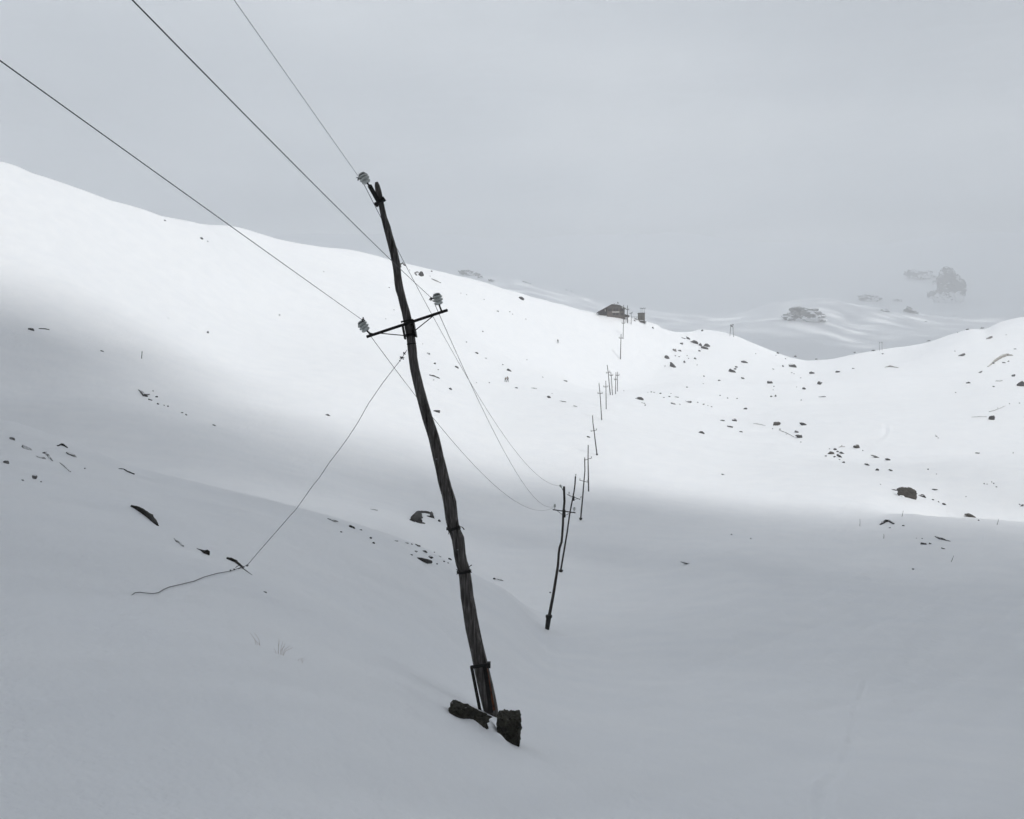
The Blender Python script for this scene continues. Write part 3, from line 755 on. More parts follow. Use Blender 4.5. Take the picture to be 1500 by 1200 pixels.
# foreground shoulder at the left
G4 = 'rocks on the near shoulder'
for a in [
 (102,665,15,3.6,20,'g','grey turf-edged stone under the top of the left shoulder'),
 (40,656,17,5.4,24,'g','grey stony patch at the far left of the near shoulder'),
 (17.5,642.5,9,4,24,'g','faint grey stony patch near the left edge on the shoulder'),
 (9,677,9.5,4.6,20,'g','brownish grey stone at the very left edge'),
 (50,699,9,6,40,'g','grey stone half hidden in snow low on the left shoulder'),
 (60,670,14,3,24,'g','thin pale stony band left on the shoulder, under the dark wedge'),
 
 (388,867,5.4,2,14,'d','tiny dark stone right below the guy wire anchor'),
 (487,762,16,3,14,'g','pale grey stony edge on the shoulder left of the pole'),
 (515,772,12,3,20,'d','dark stone on the shoulder right of the pale grey edge'),
 (529,776,4.6,2.2,10,'d','small dark stone at the shoulder edge, nearest the pale grey edge'),
 (580,792,8.6,1.8,10,'g','thin grey stone left of the rubble beside the pole'),
 (595,795,7,1.6,12,'g','thin grey stone second from left of the rubble beside the pole'),
 (612,799,9.4,3,10,'d','broken stone at the top of the rubble beside the pole'),
 (609,807.4,5.4,3,12,'d','small brownish stone left in the rubble beside the pole'),
 (621,807.4,9.4,2.4,18,'d','thin stone across the middle of the rubble beside the pole'),
 (630,816,9.6,3.6,22,'d','dark slanting stone right in the rubble beside the pole'),
 (640,826,4,2,20,'d','small stone at the lower right of the rubble beside the pole'),
 (643,814,7,2,26,'g','thin brownish stone at the right edge of the rubble beside the pole'),
 (660,819.4,7,2.4,26,'d','small dark stone almost touching the pole shaft at the left'),
 (603,812.6,4,1.8,12,'d','tiny stone at the left foot of the rubble beside the pole'),
 (734,849,13.5,2.6,20,'g','thin brownish stone right of the pole at the fading shoulder edge'),
]: rock(*a, G4)
ridge([(84,653),(88,650.6),(93,652),(99,656)], [1.6, 3.2, 3.4, 1.4], 'd', 'dark stone capping the top of the left shoulder')
ridge([(63,663.5),(67,663),(71,668),(77,675)], [2, 3.2, 3, 1.2], 'd', 'dark hooked wedge of rock on the left shoulder')
ridge([(88,678),(95,683),(103,691)], [1.2, 2.4, 1.6], 'g', 'faint grey slanting streak of stone on the left shoulder')
ridge([(174,686.6),(181,687),(188,691),(197,694.6)], [1, 1.6, 2.6, 2.2], 'd', 'dark streak of rock on the shoulder edge')
ridge([(193,741.5),(201,744),(210,749.6),(219,756),(226,763.4),(231,769.6)], [3.5, 7, 8, 8, 6, 2.5], 'k', 'long dark curved rock face bulging from the left snow shoulder')
ridge([(255,788.6),(259,793),(264,795.6),(268,800)], [1.4, 2.6, 3, 2], 'g', 'thin twisted grey stone between the curved rock face and the wedge')
ridge([(332,817.6),(338,819.4),(346,823),(352,828.4),(356,832)], [3, 4.6, 4.4, 3, 2], 'k', 'thin curved rock the guy wire is tied to')
ridge([(357,833),(363,837.6),(369,842)], [1.8, 1.8, .8], 'd', 'tapering tail of rock right below the guy wire knot')

ridge([(288,803.4),(294,805.6),(299,808),(303,809.6),(304,810)], [.8, 2.4, 5, 8, 7], 'k', 'dark wedge of rock with a blunt right end beside the guy wire anchor')
ridge([(612,817.6),(617,819.6),(624,822),(631,823)], [2, 5, 7, 4], 'd', 'largest dark rock at the foot of the rubble beside the pole')
# arch-shaped boulder beyond the shoulder: dark faces round a pillow of snow
p0 = hit(622, 766); k0 = p0.y / FPX
ab = thing('boulder', p0, 'dark boulder with an arch-shaped face around a pillow of snow, left of the pole', 'boulder')
def face_piece(pts, th, sd):
    mb = MB(); fine = []; rr = []
    for i in range(len(pts)):
        for k in range(5 if i < len(pts) - 1 else 1):
            t = k / 5; j = min(i + 1, len(pts) - 1)
            x, y = (pts[i][c] * (1 - t) + pts[j][c] * t for c in (0, 1)); w = th[i] * (1 - t) + th[j] * t
            q = hit(x, y + w * .3); fine.append(q); rr.append(w * .55 * q.y / FPX)
    mb.tube(fine, rr, 9, .25, sd); mb.build('rock_face', M['rock_bare'], ab)
face_piece([(604,761.5),(608,757),(612,752),(614,749.5)], [7, 12, 11, 6], 61)
face_piece([(612,749.6),(620,749.4),(632,751.4)], [5, 4.6, 5], 62)
face_piece([(631.6,751),(632.4,755),(635,758.5)], [5, 6, 3], 63)
face_piece([(625,755.6),(630,756.6),(634,757.6)], [2, 4, 4], 64)
face_piece([(608,758),(613,758.6),(618,757.6)], [4, 5, 3], 65)
face_piece([(610,764),(615,765),(622,766.6)], [4, 4, 2], 66)
face_piece([(614,760.6),(616,763.4)], [6, 6], 67)
rock(643.4, 763, 6.4, 3, 32, 'd', 'small dark stone right beside the arch-shaped boulder', G4)

# stones too small to show any form of their own, told apart by the larger thing each lies beside
MARKS = [(1028,503,'the stepped row of rocks'),(977,523,'the rounded rock under the pale rubble'),(985,535,'the block with the snowy left face'),(1090,530,'the flat rock under the lift pylon'),
 (1072,543,'the long slanting rock below the pylon'),(1053,557,'the stone left of the long slanting rock'),(1127,560,'the domed rock with the snowy front'),(1161,534,'the jagged rock below the saddle'),
 (1189,546,'the pointed rock below the saddle'),(1177,569,'the broken stone in the bowl'),(1091,598,'the triangular rock in the bowl'),(937,583,'the domed rock beside the far poles'),(992,582,'the thin streak atop the pebble string'),
 (1009,588,'the two lumps in the pebble string'),(1139,620,'the grey-brown dome of rock'),(1169,636,'the two hooked rocks'),(1223,664,'the loose heap of stones'),(1255,654,'the pale-faced rock by the ski track'),
 (1283,669,'the rock with the thick right end'),(1329,721,'the big brown boulder'),(1422,756,'the brown dipping rock'),(1354,796,'the rounded rock in the right shade'),(1433,663,'the lone flat stone at right'),
 (1452,612,'the egg-shaped rock'),(1497,562,'the big rock cut by the edge'),(1419,560,'the small rock on the middle right slope'),(1410,520,'the leaning rock under the right crest'),(1449,495,'the pale broken rock high at right'),
 (1006,825,'the lone thin rock in the shade'),(617,401,'the curl-lipped rock'),(764,437,'the snow-rimmed rock under the skyline'),(698,517,'the thin stone right of the wires'),(742,556,'the two hikers'),(816,580,'the grey stony band'),
 (828,558,'the stone left of the far poles'),(636,550,'the long thin rock by the pole'),(295,349,'the lone stone under the left skyline'),(304,487,'the lone stone on the left slope'),(410,462,'the stone on the blank left slope'),
 (212,578,'the forked rock on the left slope'),(515,772,'the dark stone on the shoulder'),(621,815,'the rubble beside the pole'),(65,668,'the hooked wedge on the shoulder'),(50,699,'the half-hidden shoulder stone'),
 (734,849,'the brownish stone right of the pole'),(1300,764,'the arched rock in the shade'),(820,800,'the second pole'),(640,440,'the right porcelain insulator'),(817,500,'the lone walker below the hut')]
ORD = ['nearest','second','third','fourth','fifth','sixth','seventh','eighth','ninth','tenth']
small = []
def scatter(pts, label, group): small.extend((x, y, w, group) for x, y, w in pts)
def place_small():
    sets = {}
    for x, y, w, g in small:
        d2, mx, my, ph = min((math.hypot(x - a, y - b), a, b, c) for a, b, c in MARKS)
        dx, dy = x - mx, y - my
        side = ('right of' if dx > 0 else 'left of') if abs(dx) > abs(dy) else ('below' if dy > 0 else 'above')
        sets.setdefault((ph, side), []).append((d2, x, y, w, g))
    for (ph, side), q in sets.items():
        q.sort()
        for i, (_, x, y, w, g) in enumerate(q):
            lab = 'tiny dark stone %s %s' % (side, ph) if len(q) == 1 else '%s tiny dark stone %s %s' % (ORD[i], side, ph)
            rock(x, y, w, w * .62, 10, 'd', lab, g, 'stone', 1)
scatter([(989,521,2.6),(995,522.4,2.8),(1006.5,521,2.4),(1009,525,2.2),(1018,525,4.5),(1021,534.4,2.4),(974,536,2.6),(1031,551,3.2),(1030,562,2.2),(1055,579,3),(1066,583,2.8),(1080,583.6,2.6),
  (1133,540.4,3.6),(1160,546,2.4),(1163,547.4,2.2),(1173,553.4,2.4),(1134,566,2.2),(1132.6,571,2),(1167,567,2),(1173.4,586,2.4),(1107,518,2.2),(1136.6,520.4,2),(1150.6,525.6,2.6)],
  'tiny dark stone dotting the bright slope between the poles and the saddle', 'tiny stones on the bright slope right of the poles')
scatter([(949,574.6,1.8),(954,574,3),(958.6,574.4,2.8),(968,575.6,4.4),(972.6,582,3),(981,580.6,3.4),(996,592,2.8),(983,576.6,1.8),(1022,589.4,2.4),(1031,592,4),(1042.4,595.6,3),(1037,594,1.8),(914,572.4,2),(945,593.4,3)],
  'tiny dark stone in the thin strings of pebbles below the far poles', 'tiny stones in strings below the far poles')
scatter([(1132,628,2.4),(1143,628.4,3),(1152,635.6,2.6),(1173.6,647.4,2.4),(1372,639,2.8),(1374.6,641.4,2.6),(1371,637.4,2),(1442,708.6,2.8),(1446,709.2,2),(1453,706,2.4),(1456,708,2.4),(1460,713,2.6),(1484,663.4,2.2),
  (1359.6,687.4,3),(1372,694.4,2.2),(1415,727.4,2.2),(1462,598,2.8),(1479,591.4,2.4),(1493.6,590.4,2.6),(1400,575,2.4),(1456,566,3.4),(1474,490.4,2),(1403,487,2),(1399,514.4,2),(1233,652.6,1.8),(1264,660,2.2),(1290,709.4,2),(1375,735,3),(1494,738.8,3),(1342.6,788.2,2),(1230,673.2,2.6),(1215.4,657.4,2.4)],
  'tiny dark stone sprinkled over the snow of the right-hand bowl', 'tiny stones in the right-hand bowl')
scatter([(675,429.4,2),(683.4,431.4,2),(709,438.6,2),(729,455.6,3.4),(747,456.6,2.8),(750.6,460.2,2),(770,467.6,2.2),(707,485.4,3),(683,501,2.4),(736.6,534,2.6),(716.6,560.6,2.4),(698,560.6,2),(795,552.4,2),(771.6,527,2),(600,395.4,2),(630,404.4,2),(642,541.4,3),(635,556.4,3),
  (619,503.6,2.2),(809,576,2.4),(570,421,2.2),(577,454,2),(565,467,1.8),(474,398,2),(246,466,1.8),(304,353.4,2.4)],
  'tiny dark stone on the bright slope between the near pole and the hut', 'tiny stones on the bright left slope')
scatter([(246,595,3.4),(231,591.4,4),(240,593.4,2.6),(266,604,4),(272.5,607.4,3.6),(224,572.6,2.6),(229,581,4),(500,779,4),(543,788,5),(547,795,5),(603,797,3),(650,822,4),(656,824.4,3),(636,808.6,3),(124,686,3),(33,703,4),(60,705.6,3),(724,847.6,5),(1072,783,2.6),(1100,789,2.4),(1338,833.6,4),(806,868,3)],
  'tiny stone barely showing through the shaded snow', 'tiny stones in the shaded snow')

place_small()

# outcrops on the far mountain, dimmed by the haze
def outcrop(px, py, w, h, deg, label, group='rock outcrops on the far mountain', sub=4, name='rock_outcrop'):
    seed_n[0] += 1
    p = hit(px, py + h * .3); k = p.y / FPX
    v, f = lump(sub, seed_n[0], 5, .30)
    r = 1 + .16 * n3(v * 3.3, seed_n[0]) + .09 * n3(v * 8, seed_n[0] + 1) + .05 * n3(v * 17, seed_n[0] + 2)
    v = v * r[:, None]; X, Y, Zv = tilt_basis(deg)
    mb = MB(); mb.add([p + Vector((0, w * k * .1, h * k * .22)) + X * (q[0] * w * k * .5) + Y * (q[1] * max(w, h) * k * .4) + Zv * (q[2] * h * k * .52) for q in v], f)
    return tag(mb.build(name, M['rock_far'], None, p), label, 'rock outcrop', group)
outcrop(1182, 462, 62, 26, 6, 'craggy grey rock outcrop in the haze above the saddle')
outcrop(1148, 463, 7, 4, -10, 'small crag just left of the craggy outcrop above the saddle', sub=2)
outcrop(1392, 423, 42, 66, -8, 'tall rounded cliff face in the mist high above the right crest')
outcrop(1352, 402, 50, 18, 8, 'faint dark ledge fading into the cloud left of the tall cliff', sub=3)
outcrop(1378, 412, 24, 14, -20, 'small misty crag between the faint ledge and the tall cliff', sub=3)
outcrop(1368, 432, 18, 18, 20, 'patch of misty rock at the left foot of the tall cliff', sub=3)
outcrop(1274, 437, 36, 13, 4, 'long low crag in the mist right of the craggy outcrop', sub=3)
outcrop(1315, 440, 16, 5, 0, 'thin ledge of rock in the mist right of the long low crag', sub=2)
outcrop(1336, 455, 22, 12, 16, 'broken crag in the mist below the thin ledge', sub=3)
outcrop(1296, 455, 14, 5, 6, 'small faint crag left of the broken crag in the mist', sub=2)
outcrop(690, 400, 34, 12, 6, 'very faint crag in the fog behind the left ridge', sub=3)
outcrop(703, 406, 10, 6, 30, 'small dark crag in the fog, second along the left ridge', sub=2)
outcrop(722, 411.5, 16, 4, 20, 'slanting thin crag in the fog behind the left ridge', sub=2)
outcrop(773, 414, 15, 2.4, 14, 'thin faint streak of rock in the fog left of the hut', sub=2)
outcrop(830, 424.6, 4, 2.4, 0, 'left one of two dots of rock in the fog left of the hut', sub=1)
outcrop(837, 426.4, 4, 2, 0, 'right one of two dots of rock in the fog left of the hut', sub=1)
outcrop(1356, 471, 4, 2, 0, 'dot of rock on the hazy snow left of the right crest', sub=1)

# ------------------------------------------------------------------ the near pole
D1 = 13.0; k1 = D1 / FPX
def Q(px, py, dy=0.0): return P(px, py, D1 + dy)
base1 = Q(722, 1052)
pole = thing('power_pole', base1, 'crooked leaning wooden power pole with three white insulators, nearest of the line', 'power pole', 'wooden poles of the power line')
SH = [(551.5,267,2.2),(552.6,272,3.6),(554.4,281,4.5),(557,293,4.4),(559.6,305,4.1),(562.5,319,4.4),(566.8,333,5.3),(569.5,344,5.3),(573,356,5.6),(577,371,5.8),(580,385,5.9),(581.6,396,5.6),(582.6,405,5.5),(583.6,414,5.9),
 (585.4,424,6.1),(588,433,5.7),(591,445,5.8),(594.4,457,6.1),(597,469,6.3),(599.6,482,6.5),(602,497,6.3),(603.6,511,6.7),(604.8,524,6.5),(607,539,6.7),(610,552,6.9),(613.2,565,7),(616.6,578,7.2),(621,594,7.4),(626,612,7.7),(631,627,7.9),
 (635.6,641,8.1),(639,656,8.2),(642,670,8.1),(646,686,8.3),(649.6,703,8.7),(653,716,8.8),(656,725,9),(658.8,736,9.6),(660.2,747,9.4),(661.6,759,9.2),(664.4,773,8.6),(667.6,781,8.6),(671,789,9.3),(672.4,800,9),(673.6,812,8.7),(676,824,8.7),
 (679.4,834,8.8),(681.4,846,9),(682.8,860,9.3),(684,874,9.6),(687,890,9.9),(689.4,906,10.1),(692.2,921,10.3),(695.6,936,10.2),(698.8,950,10.3),(703,968,10.6),(707,986,11),(711,1004,11.2),(715,1022,11.2),(718.5,1038,10.6),(722,1056,9.6),(725,1075,9)]
def shaft_mesh(spec, n=20, crack=True):
    """trunk with lengthwise drying cracks and knots"""
    R = random.Random(5); mb = MB(); pts, rad = [], []
    for i in range(len(spec) - 1):
        (x0, y0, r0), (x1, y1, r1) = spec[i], spec[i + 1]
        for q in range(2):
            t = q / 2; pts.append(Q(x0*(1-t) + x1*t, y0*(1-t) + y1*t)); rad.append((r0*(1-t) + r1*t) * k1)
    pts.append(Q(*spec[-1][:2])); rad.append(spec[-1][2] * k1)
    vs, fs = [], []
    groove = [(n * .62, .16), (n * .80, .10), (n * .70, .07), (n * .12, .1), (n * .4, .1)]
    for i, p in enumerate(pts):
        t = pts[min(i+1, len(pts)-1)] - pts[max(i-1, 0)]; a, u, v = frame(t, Vector((0, 1, 0)))
        tw = .012 * i + .25 * math.sin(i * .11)
        for k in range(n * 2):
            an = math.pi * k / n + tw; rr = rad[i] * (1 + .02 * math.sin(3 * an + i * .23) + R.uniform(-.012, .012))
            for g, dep in groove:
                dd = abs((k / 2 - g + n / 2) % n - n / 2)
                if dd < .45: rr *= 1 - dep * (.65 + .5 * math.sin(i * .35 + g))
            vs.append(p + u * math.cos(an) * rr + v * math.sin(an) * rr)
    m = n * 2
    for i in range(len(pts) - 1):
        for k in range(m): fs.append((i*m + k, i*m + (k+1) % m, (i+1)*m + (k+1) % m, (i+1)*m + k))
    fs += [tuple(reversed(range(m))), tuple(range((len(pts)-1)*m, len(pts)*m))]
    return mb.add(vs, fs)
shaft_mesh(SH).build('shaft', M['wood'], pole, smooth=False)
def centre(py):
    for (x0, y0, r0), (x1, y1, r1) in zip(SH[:-1], SH[1:]):
        if y0 <= py <= y1: t = (py - y0) / (y1 - y0); return x0*(1-t) + x1*t, r0*(1-t) + r1*t
def band(py, ht, extra, name, m, cap=None):
    x, r = centre(py); x2, r2 = centre(py + ht)
    mb = MB(); mb.tube([Q(x, py), Q(x2, py + ht)], [(r + extra) * k1, (r2 + extra) * k1], 18); return mb, x, r
# crossarm of angle iron, its braces, clamp and straps
armL, armR = Q(537, 494, -.12), Q(656, 454.6, -.12)
adir = (armR - armL).normalized(); aup = adir.cross(Vector((0, 1, 0))); aup = aup if aup.z > 0 else -aup
mb = MB(); mb.box((armL + armR) / 2, ((armR - armL).length, .012, .030), (adir, Vector((0, 1, 0)), aup))
mb.box((armL + armR) / 2 + aup * .0165 + Vector((0, .03, 0)), ((armR - armL).length - .004, .07, .010), (adir, Vector((0, 1, 0)), aup)); mb.build('crossarm', M['iron'], pole)
for a, b in (((557,488.4),(597,492)),((634,463.4),(607,485))):
    mb = MB(); mb.beam(Q(*a, -.14), Q(*b, -.14), .012, .008); mb.build('brace', M['iron'], pole)
pd = (Q(603, 500) - Q(597.5, 471)).normalized(); px_ = pd.cross(Vector((0, 1, 0)))
clamp = thing('clamp', Vector(), None, None); clamp.parent = pole; clamp.location = Q(599, 483) - base1
clamp.name = 'clamp'
for sgn in (-1, 1):
    mb = MB(); c = Q(599.6, 484.4) + px_ * (sgn * 8.2 * k1); mb.box(c, (.016, .16, .20), (px_, Vector((0, 1, 0)), pd)); mb.build('side_plate', M['iron'], clamp)
for py, w in ((470.5, 1), (491, 1)):
    x, r = centre(py); mb = MB(); mb.box(Q(x, py) + Vector((0, -.075, 0)), (18.5 * k1, .018, .022 if py < 480 else .034), (px_, Vector((0, 1, 0)), pd)); mb.build('strap', M['iron'], clamp)
mb = MB(); mb.box(Q(608.2, 490.4, -.06), (.028, .05, .05), (px_, Vector((0, 1, 0)), pd)); mb.build('bolt', M['iron'], clamp)
# the three insulators: pin, porcelain bell with three skirts, wire tie
PROF = [(0,.026),(.006,.047),(.016,.057),(.026,.058),(.032,.048),(.034,.030),(.045,.030),(.048,.054),(.056,.066),(.064,.069),(.070,.060),(.072,.032),(.086,.032),(.088,.056),(.096,.067),(.104,.066),(.112,.056),(.115,.034),(.126,.030),(.130,.044),(.140,.047),(.148,.036),(.153,.018)]
def insulator(px, py, ax, pin, tie, par=pole):
    c = Q(px, py, -.12); a = Vector((ax[0], .12, -ax[1])).normalized()
    b = c - a * .078
    mb = MB(); mb.lathe(b, a, PROF, 24); ins = mb.build('insulator', M['ceramic'], par, smooth=True)
    e = Q(pin[0], pin[1], -.12); mb = MB(); mb.tube([b + a * .02, b.lerp(e, .5), e], [.011, .011, .013], 8)
    mb.tube([e - a * .012, e + a * .012], [.022, .022], 6); mb.build('pin', M['iron'], ins)
    t = Q(tie[0], tie[1], -.14); R = random.Random(int(px)); mb = MB()
    ring = [c + a * .04 + (frame(a)[1] * math.cos(q) + frame(a)[2] * math.sin(q)) * .05 for q in np.linspace(0, 2 * math.pi, 14)]
    mb.tube(ring, .006, 6)
    for _ in range(4):
        d = Vector((R.uniform(-1, 1), R.uniform(-.5, .5), R.uniform(-1, 1))).normalized() * .035
        mb.tube([t - d * .5, t + d * .3 + Vector((.003, 0, .006)), t + d], [.008, .008, .004], 5)
    mb.tube([t, c + (t - c) * .5], .008, 5); mb.build('wire_tie', M['wire'], ins)
insulator(532.2, 477.6, (-.55, -.80), (544, 490), (531.5, 468.6))
insulator(641, 437.8, (-.24, -.97), (647.5, 457.5), (631.5, 437.6))
insulator(533.2, 260.8, (-.50, -.82), (541.5, 272.5), (525.5, 261.6))
# pole-top bracket holding the highest insulator
bkt = thing('top_bracket', Vector(), None, None); bkt.parent = pole; bkt.location = Q(552, 290) - base1
mb = MB(); mb.beam(Q(541.4,272,-.10), Q(554.5,295.5,-.09), .055, .03); mb.build('bracket_arm', M['iron'], bkt)
mb = MB(); mb.beam(Q(549.5,301,-.05), Q(563.4,291,-.05), .036, .09); mb.tube([Q(549.6,301,-.05), Q(552.4,299,-.05)], .034, 8); mb.tube([Q(560.4,293,-.05), Q(563.6,290.8,-.05)], .034, 8); mb.build('bracket_clamp', M['iron'], bkt)
# barbed wire bands and the small nail plates
for py, tails in ((772.5, [((656.5,783),(660,775)),((675,771.5),(680,776))]), (836, [((668,834.5),(674,837)),((686.5,832),(691,828)),((686,836),(690.6,839)),((669,842),(674,838))])):
    mb, x, r = band(py, 3.2, .7, 'wire_band', M['iron'])
    for q in range(3):
        ring = []
        for an in np.linspace(0, 2 * math.pi, 20): ring.append(Q(x + (r + 1.4) * math.cos(an), py + 1.0 * q + .9 * math.sin(an * 2 + q) - (r * .06) * math.cos(an) * 2, 0) + Vector((0, math.sin(an) * (r + 1.4) * k1, 0)))
        mb.tube(ring, .006, 5)
    for a, b in tails: mb.tube([Q(*a, -.05), Q((a[0]+b[0])/2, (a[1]+b[1])/2 - 1, -.07), Q(*b, -.06)], [.003, .006, .007], 5)
    mb.build('wire_band', M['iron'], pole)
mb, x, r = band(503, 1.6, .4, 'wire_band', M['iron']); mb.build('wire_band', M['iron'], pole)
for px, py in ((639.2, 672.6), (670.4, 805.4)):
    mb = MB(); mb.box(Q(px, py, -.118 if py < 700 else -.098), (.022, .006, .014)); mb.build('name_plate', M['steel'], pole).name = 'marker_plate'
# iron foot: two flat bars held by a clamp, rust on the right-hand one
mb = MB(); mb.beam(Q(690.6,976,-.13), Q(705,1050,-.10), .040, .016); mb.build('foot_bar', M['iron'], pole)
mb = MB(); mb.beam(Q(709.6,973,-.125), Q(719.5,1044,-.115), .050, .016); mb.build('foot_bar', M['iron'], pole)
mb = MB(); mb.beam(Q(711.2,973,-.085), Q(723.8,1040,-.06), .030, .05); mb.build('foot_bar', M['rust'], pole)['label'] = 'rusty orange foot bar'
mb = MB(); mb.beam(Q(689.4,977.6,-.145), Q(717.4,973.4,-.145), .040, .02); mb.box(Q(716,974,-.10), (.045, .10, .062)); mb.build('foot_clamp', M['iron'], pole)

# concrete footing heaved out of the snow, with drifted snow across its middle
ft = thing('footing', Vector(), None, None); ft.parent = pole; ft.location = Q(712, 1060) - base1
def chunk(px, py, w, h, dy, sd, sq, deg=0, dep=.2, mname='concrete', par=ft, nm='concrete_block'):
    v, f = lump(5, sd, 0 if sq > .6 else 3, .10, sq); v = v * (1 + .07 * n3(v * 5, sd) + .08 * n3(v * 9, sd + 1) + .03 * n3(v * 23, sd + 2))[:, None]
    X, Y, Zv = tilt_basis(deg); c = Q(px, py, dy); mb = MB()
    mb.add([c + X * (q[0] * w * .5 * k1) + Y * (q[1] * dep) + Zv * (q[2] * h * .5 * k1) for q in v], f)
    return mb.build(nm, M[mname], par, smooth=(mname == 'snow'))
chunk(687, 1048, 52, 28, FD[0] + .08, 301, .35, 10, .17)
chunk(745, 1068, 30, 38, FD[1] + .12, 302, .8, 2, .17)

# the pole behind the viewer that carries the other end of the three wires
back = copy_tree(pole)
back.location = base1 + Vector((-1.32, -30.0, 2.42))
back['label'] = 'wooden power pole standing just behind the viewpoint, uphill of the near pole'
bz = hgt(back.location.x, back.location.y); back.location.z = bz + .05

# ------------------------------------------------------------------ the other poles of the line
def line_pole(label, pts, arm, ins, width, foot=None, dist=None):
    """pts: (column,row) of the shaft from top to foot; arm: its two ends; ins: places of the insulators; width at top and foot in pixels"""
    d = dist or hit(*pts[-1]).y; k = d / FPX
    q = [P(x, y, d) for x, y in pts]; q.append(q[-1] + (q[-1] - q[-2]).normalized() * 1.0)
    o = thing('power_pole', q[-2], label, 'power pole', 'wooden poles of the power line')
    L = [0]
    for a, b in zip(q[:-1], q[1:]): L.append(L[-1] + (b - a).length)
    rad = [max(.055, (width[0] + (width[1] - width[0]) * l / L[-1]) * k * .5) for l in L]
    mb = MB(); mb.tube(q, rad, 10, .04, len(label)); mb.build('shaft', M['wood_far'], o)
    a, b = P(*arm[0], d - .12), P(*arm[1], d - .12); th = max(.045, .7 * k)
    mb = MB(); mb.beam(a, b, th, th); ca = mb.build('crossarm', M['iron'], o)
    m = (a + b) / 2
    if width[1] > 2.6:
        for e in (a, b):
            mb = MB(); mb.beam(m.lerp(e, .62) - Vector((0, 0, .02)), m - Vector((0, 0, .22)), .02, .02); mb.build('brace', M['iron'], o)
        mb = MB(); mb.box(m - Vector((0, -.1, .12)), (rad[1] * 2.4, .3, .34)); mb.build('clamp', M['iron'], o)
    for (x, y), (sx, sy) in ins:
        c = P(x, y, d - .12); s0 = P(sx, sy, d - .12); ax = (c - s0).normalized(); R = max(.068, .95 * k)
        mb = MB(); mb.lathe(c - ax * R, ax, [(h * R / .0765, r * R / .068) for h, r in PROF], 12); i = mb.build('insulator', M['ceramic'], o, smooth=True)
        mb = MB(); mb.tube([c, s0], max(.014, .22 * k), 6); mb.build('pin', M['iron'], i)
    if foot:
        t = P(*foot[0], d); mb = MB(); w = foot[1] * k * .5
        mb.tube([t, q[-2], q[-1]], [w, w * .86, w * .84], 8); mb.tube([t + Vector((0, 0, .06)), t - Vector((0, 0, .06))], [w * 1.25, w * 1.25], 8); mb.build('foot_sleeve', M['iron'], o)
    return o, d
pole2, D2 = line_pole('second pole of the line, kinked at mid-height, with a dark iron foot sleeve',
 [(826.2,712.6),(826.4,722),(826.8,735),(826,745),(825,754),(824.7,767),(823.4,786),(822.6,794),(819.6,803),(818.4,812),(817.4,828),(815.4,841),(810.4,872),(804.6,902),(801.4,922)],
 ((809.6,746.7),(843,751.3)), [((812.7,740.6),(812.6,746.6)),((841.3,745),(840.8,750.4)),((821.2,712),(825.4,719.4))], (2.1, 5.4), ((804,903),7.6))
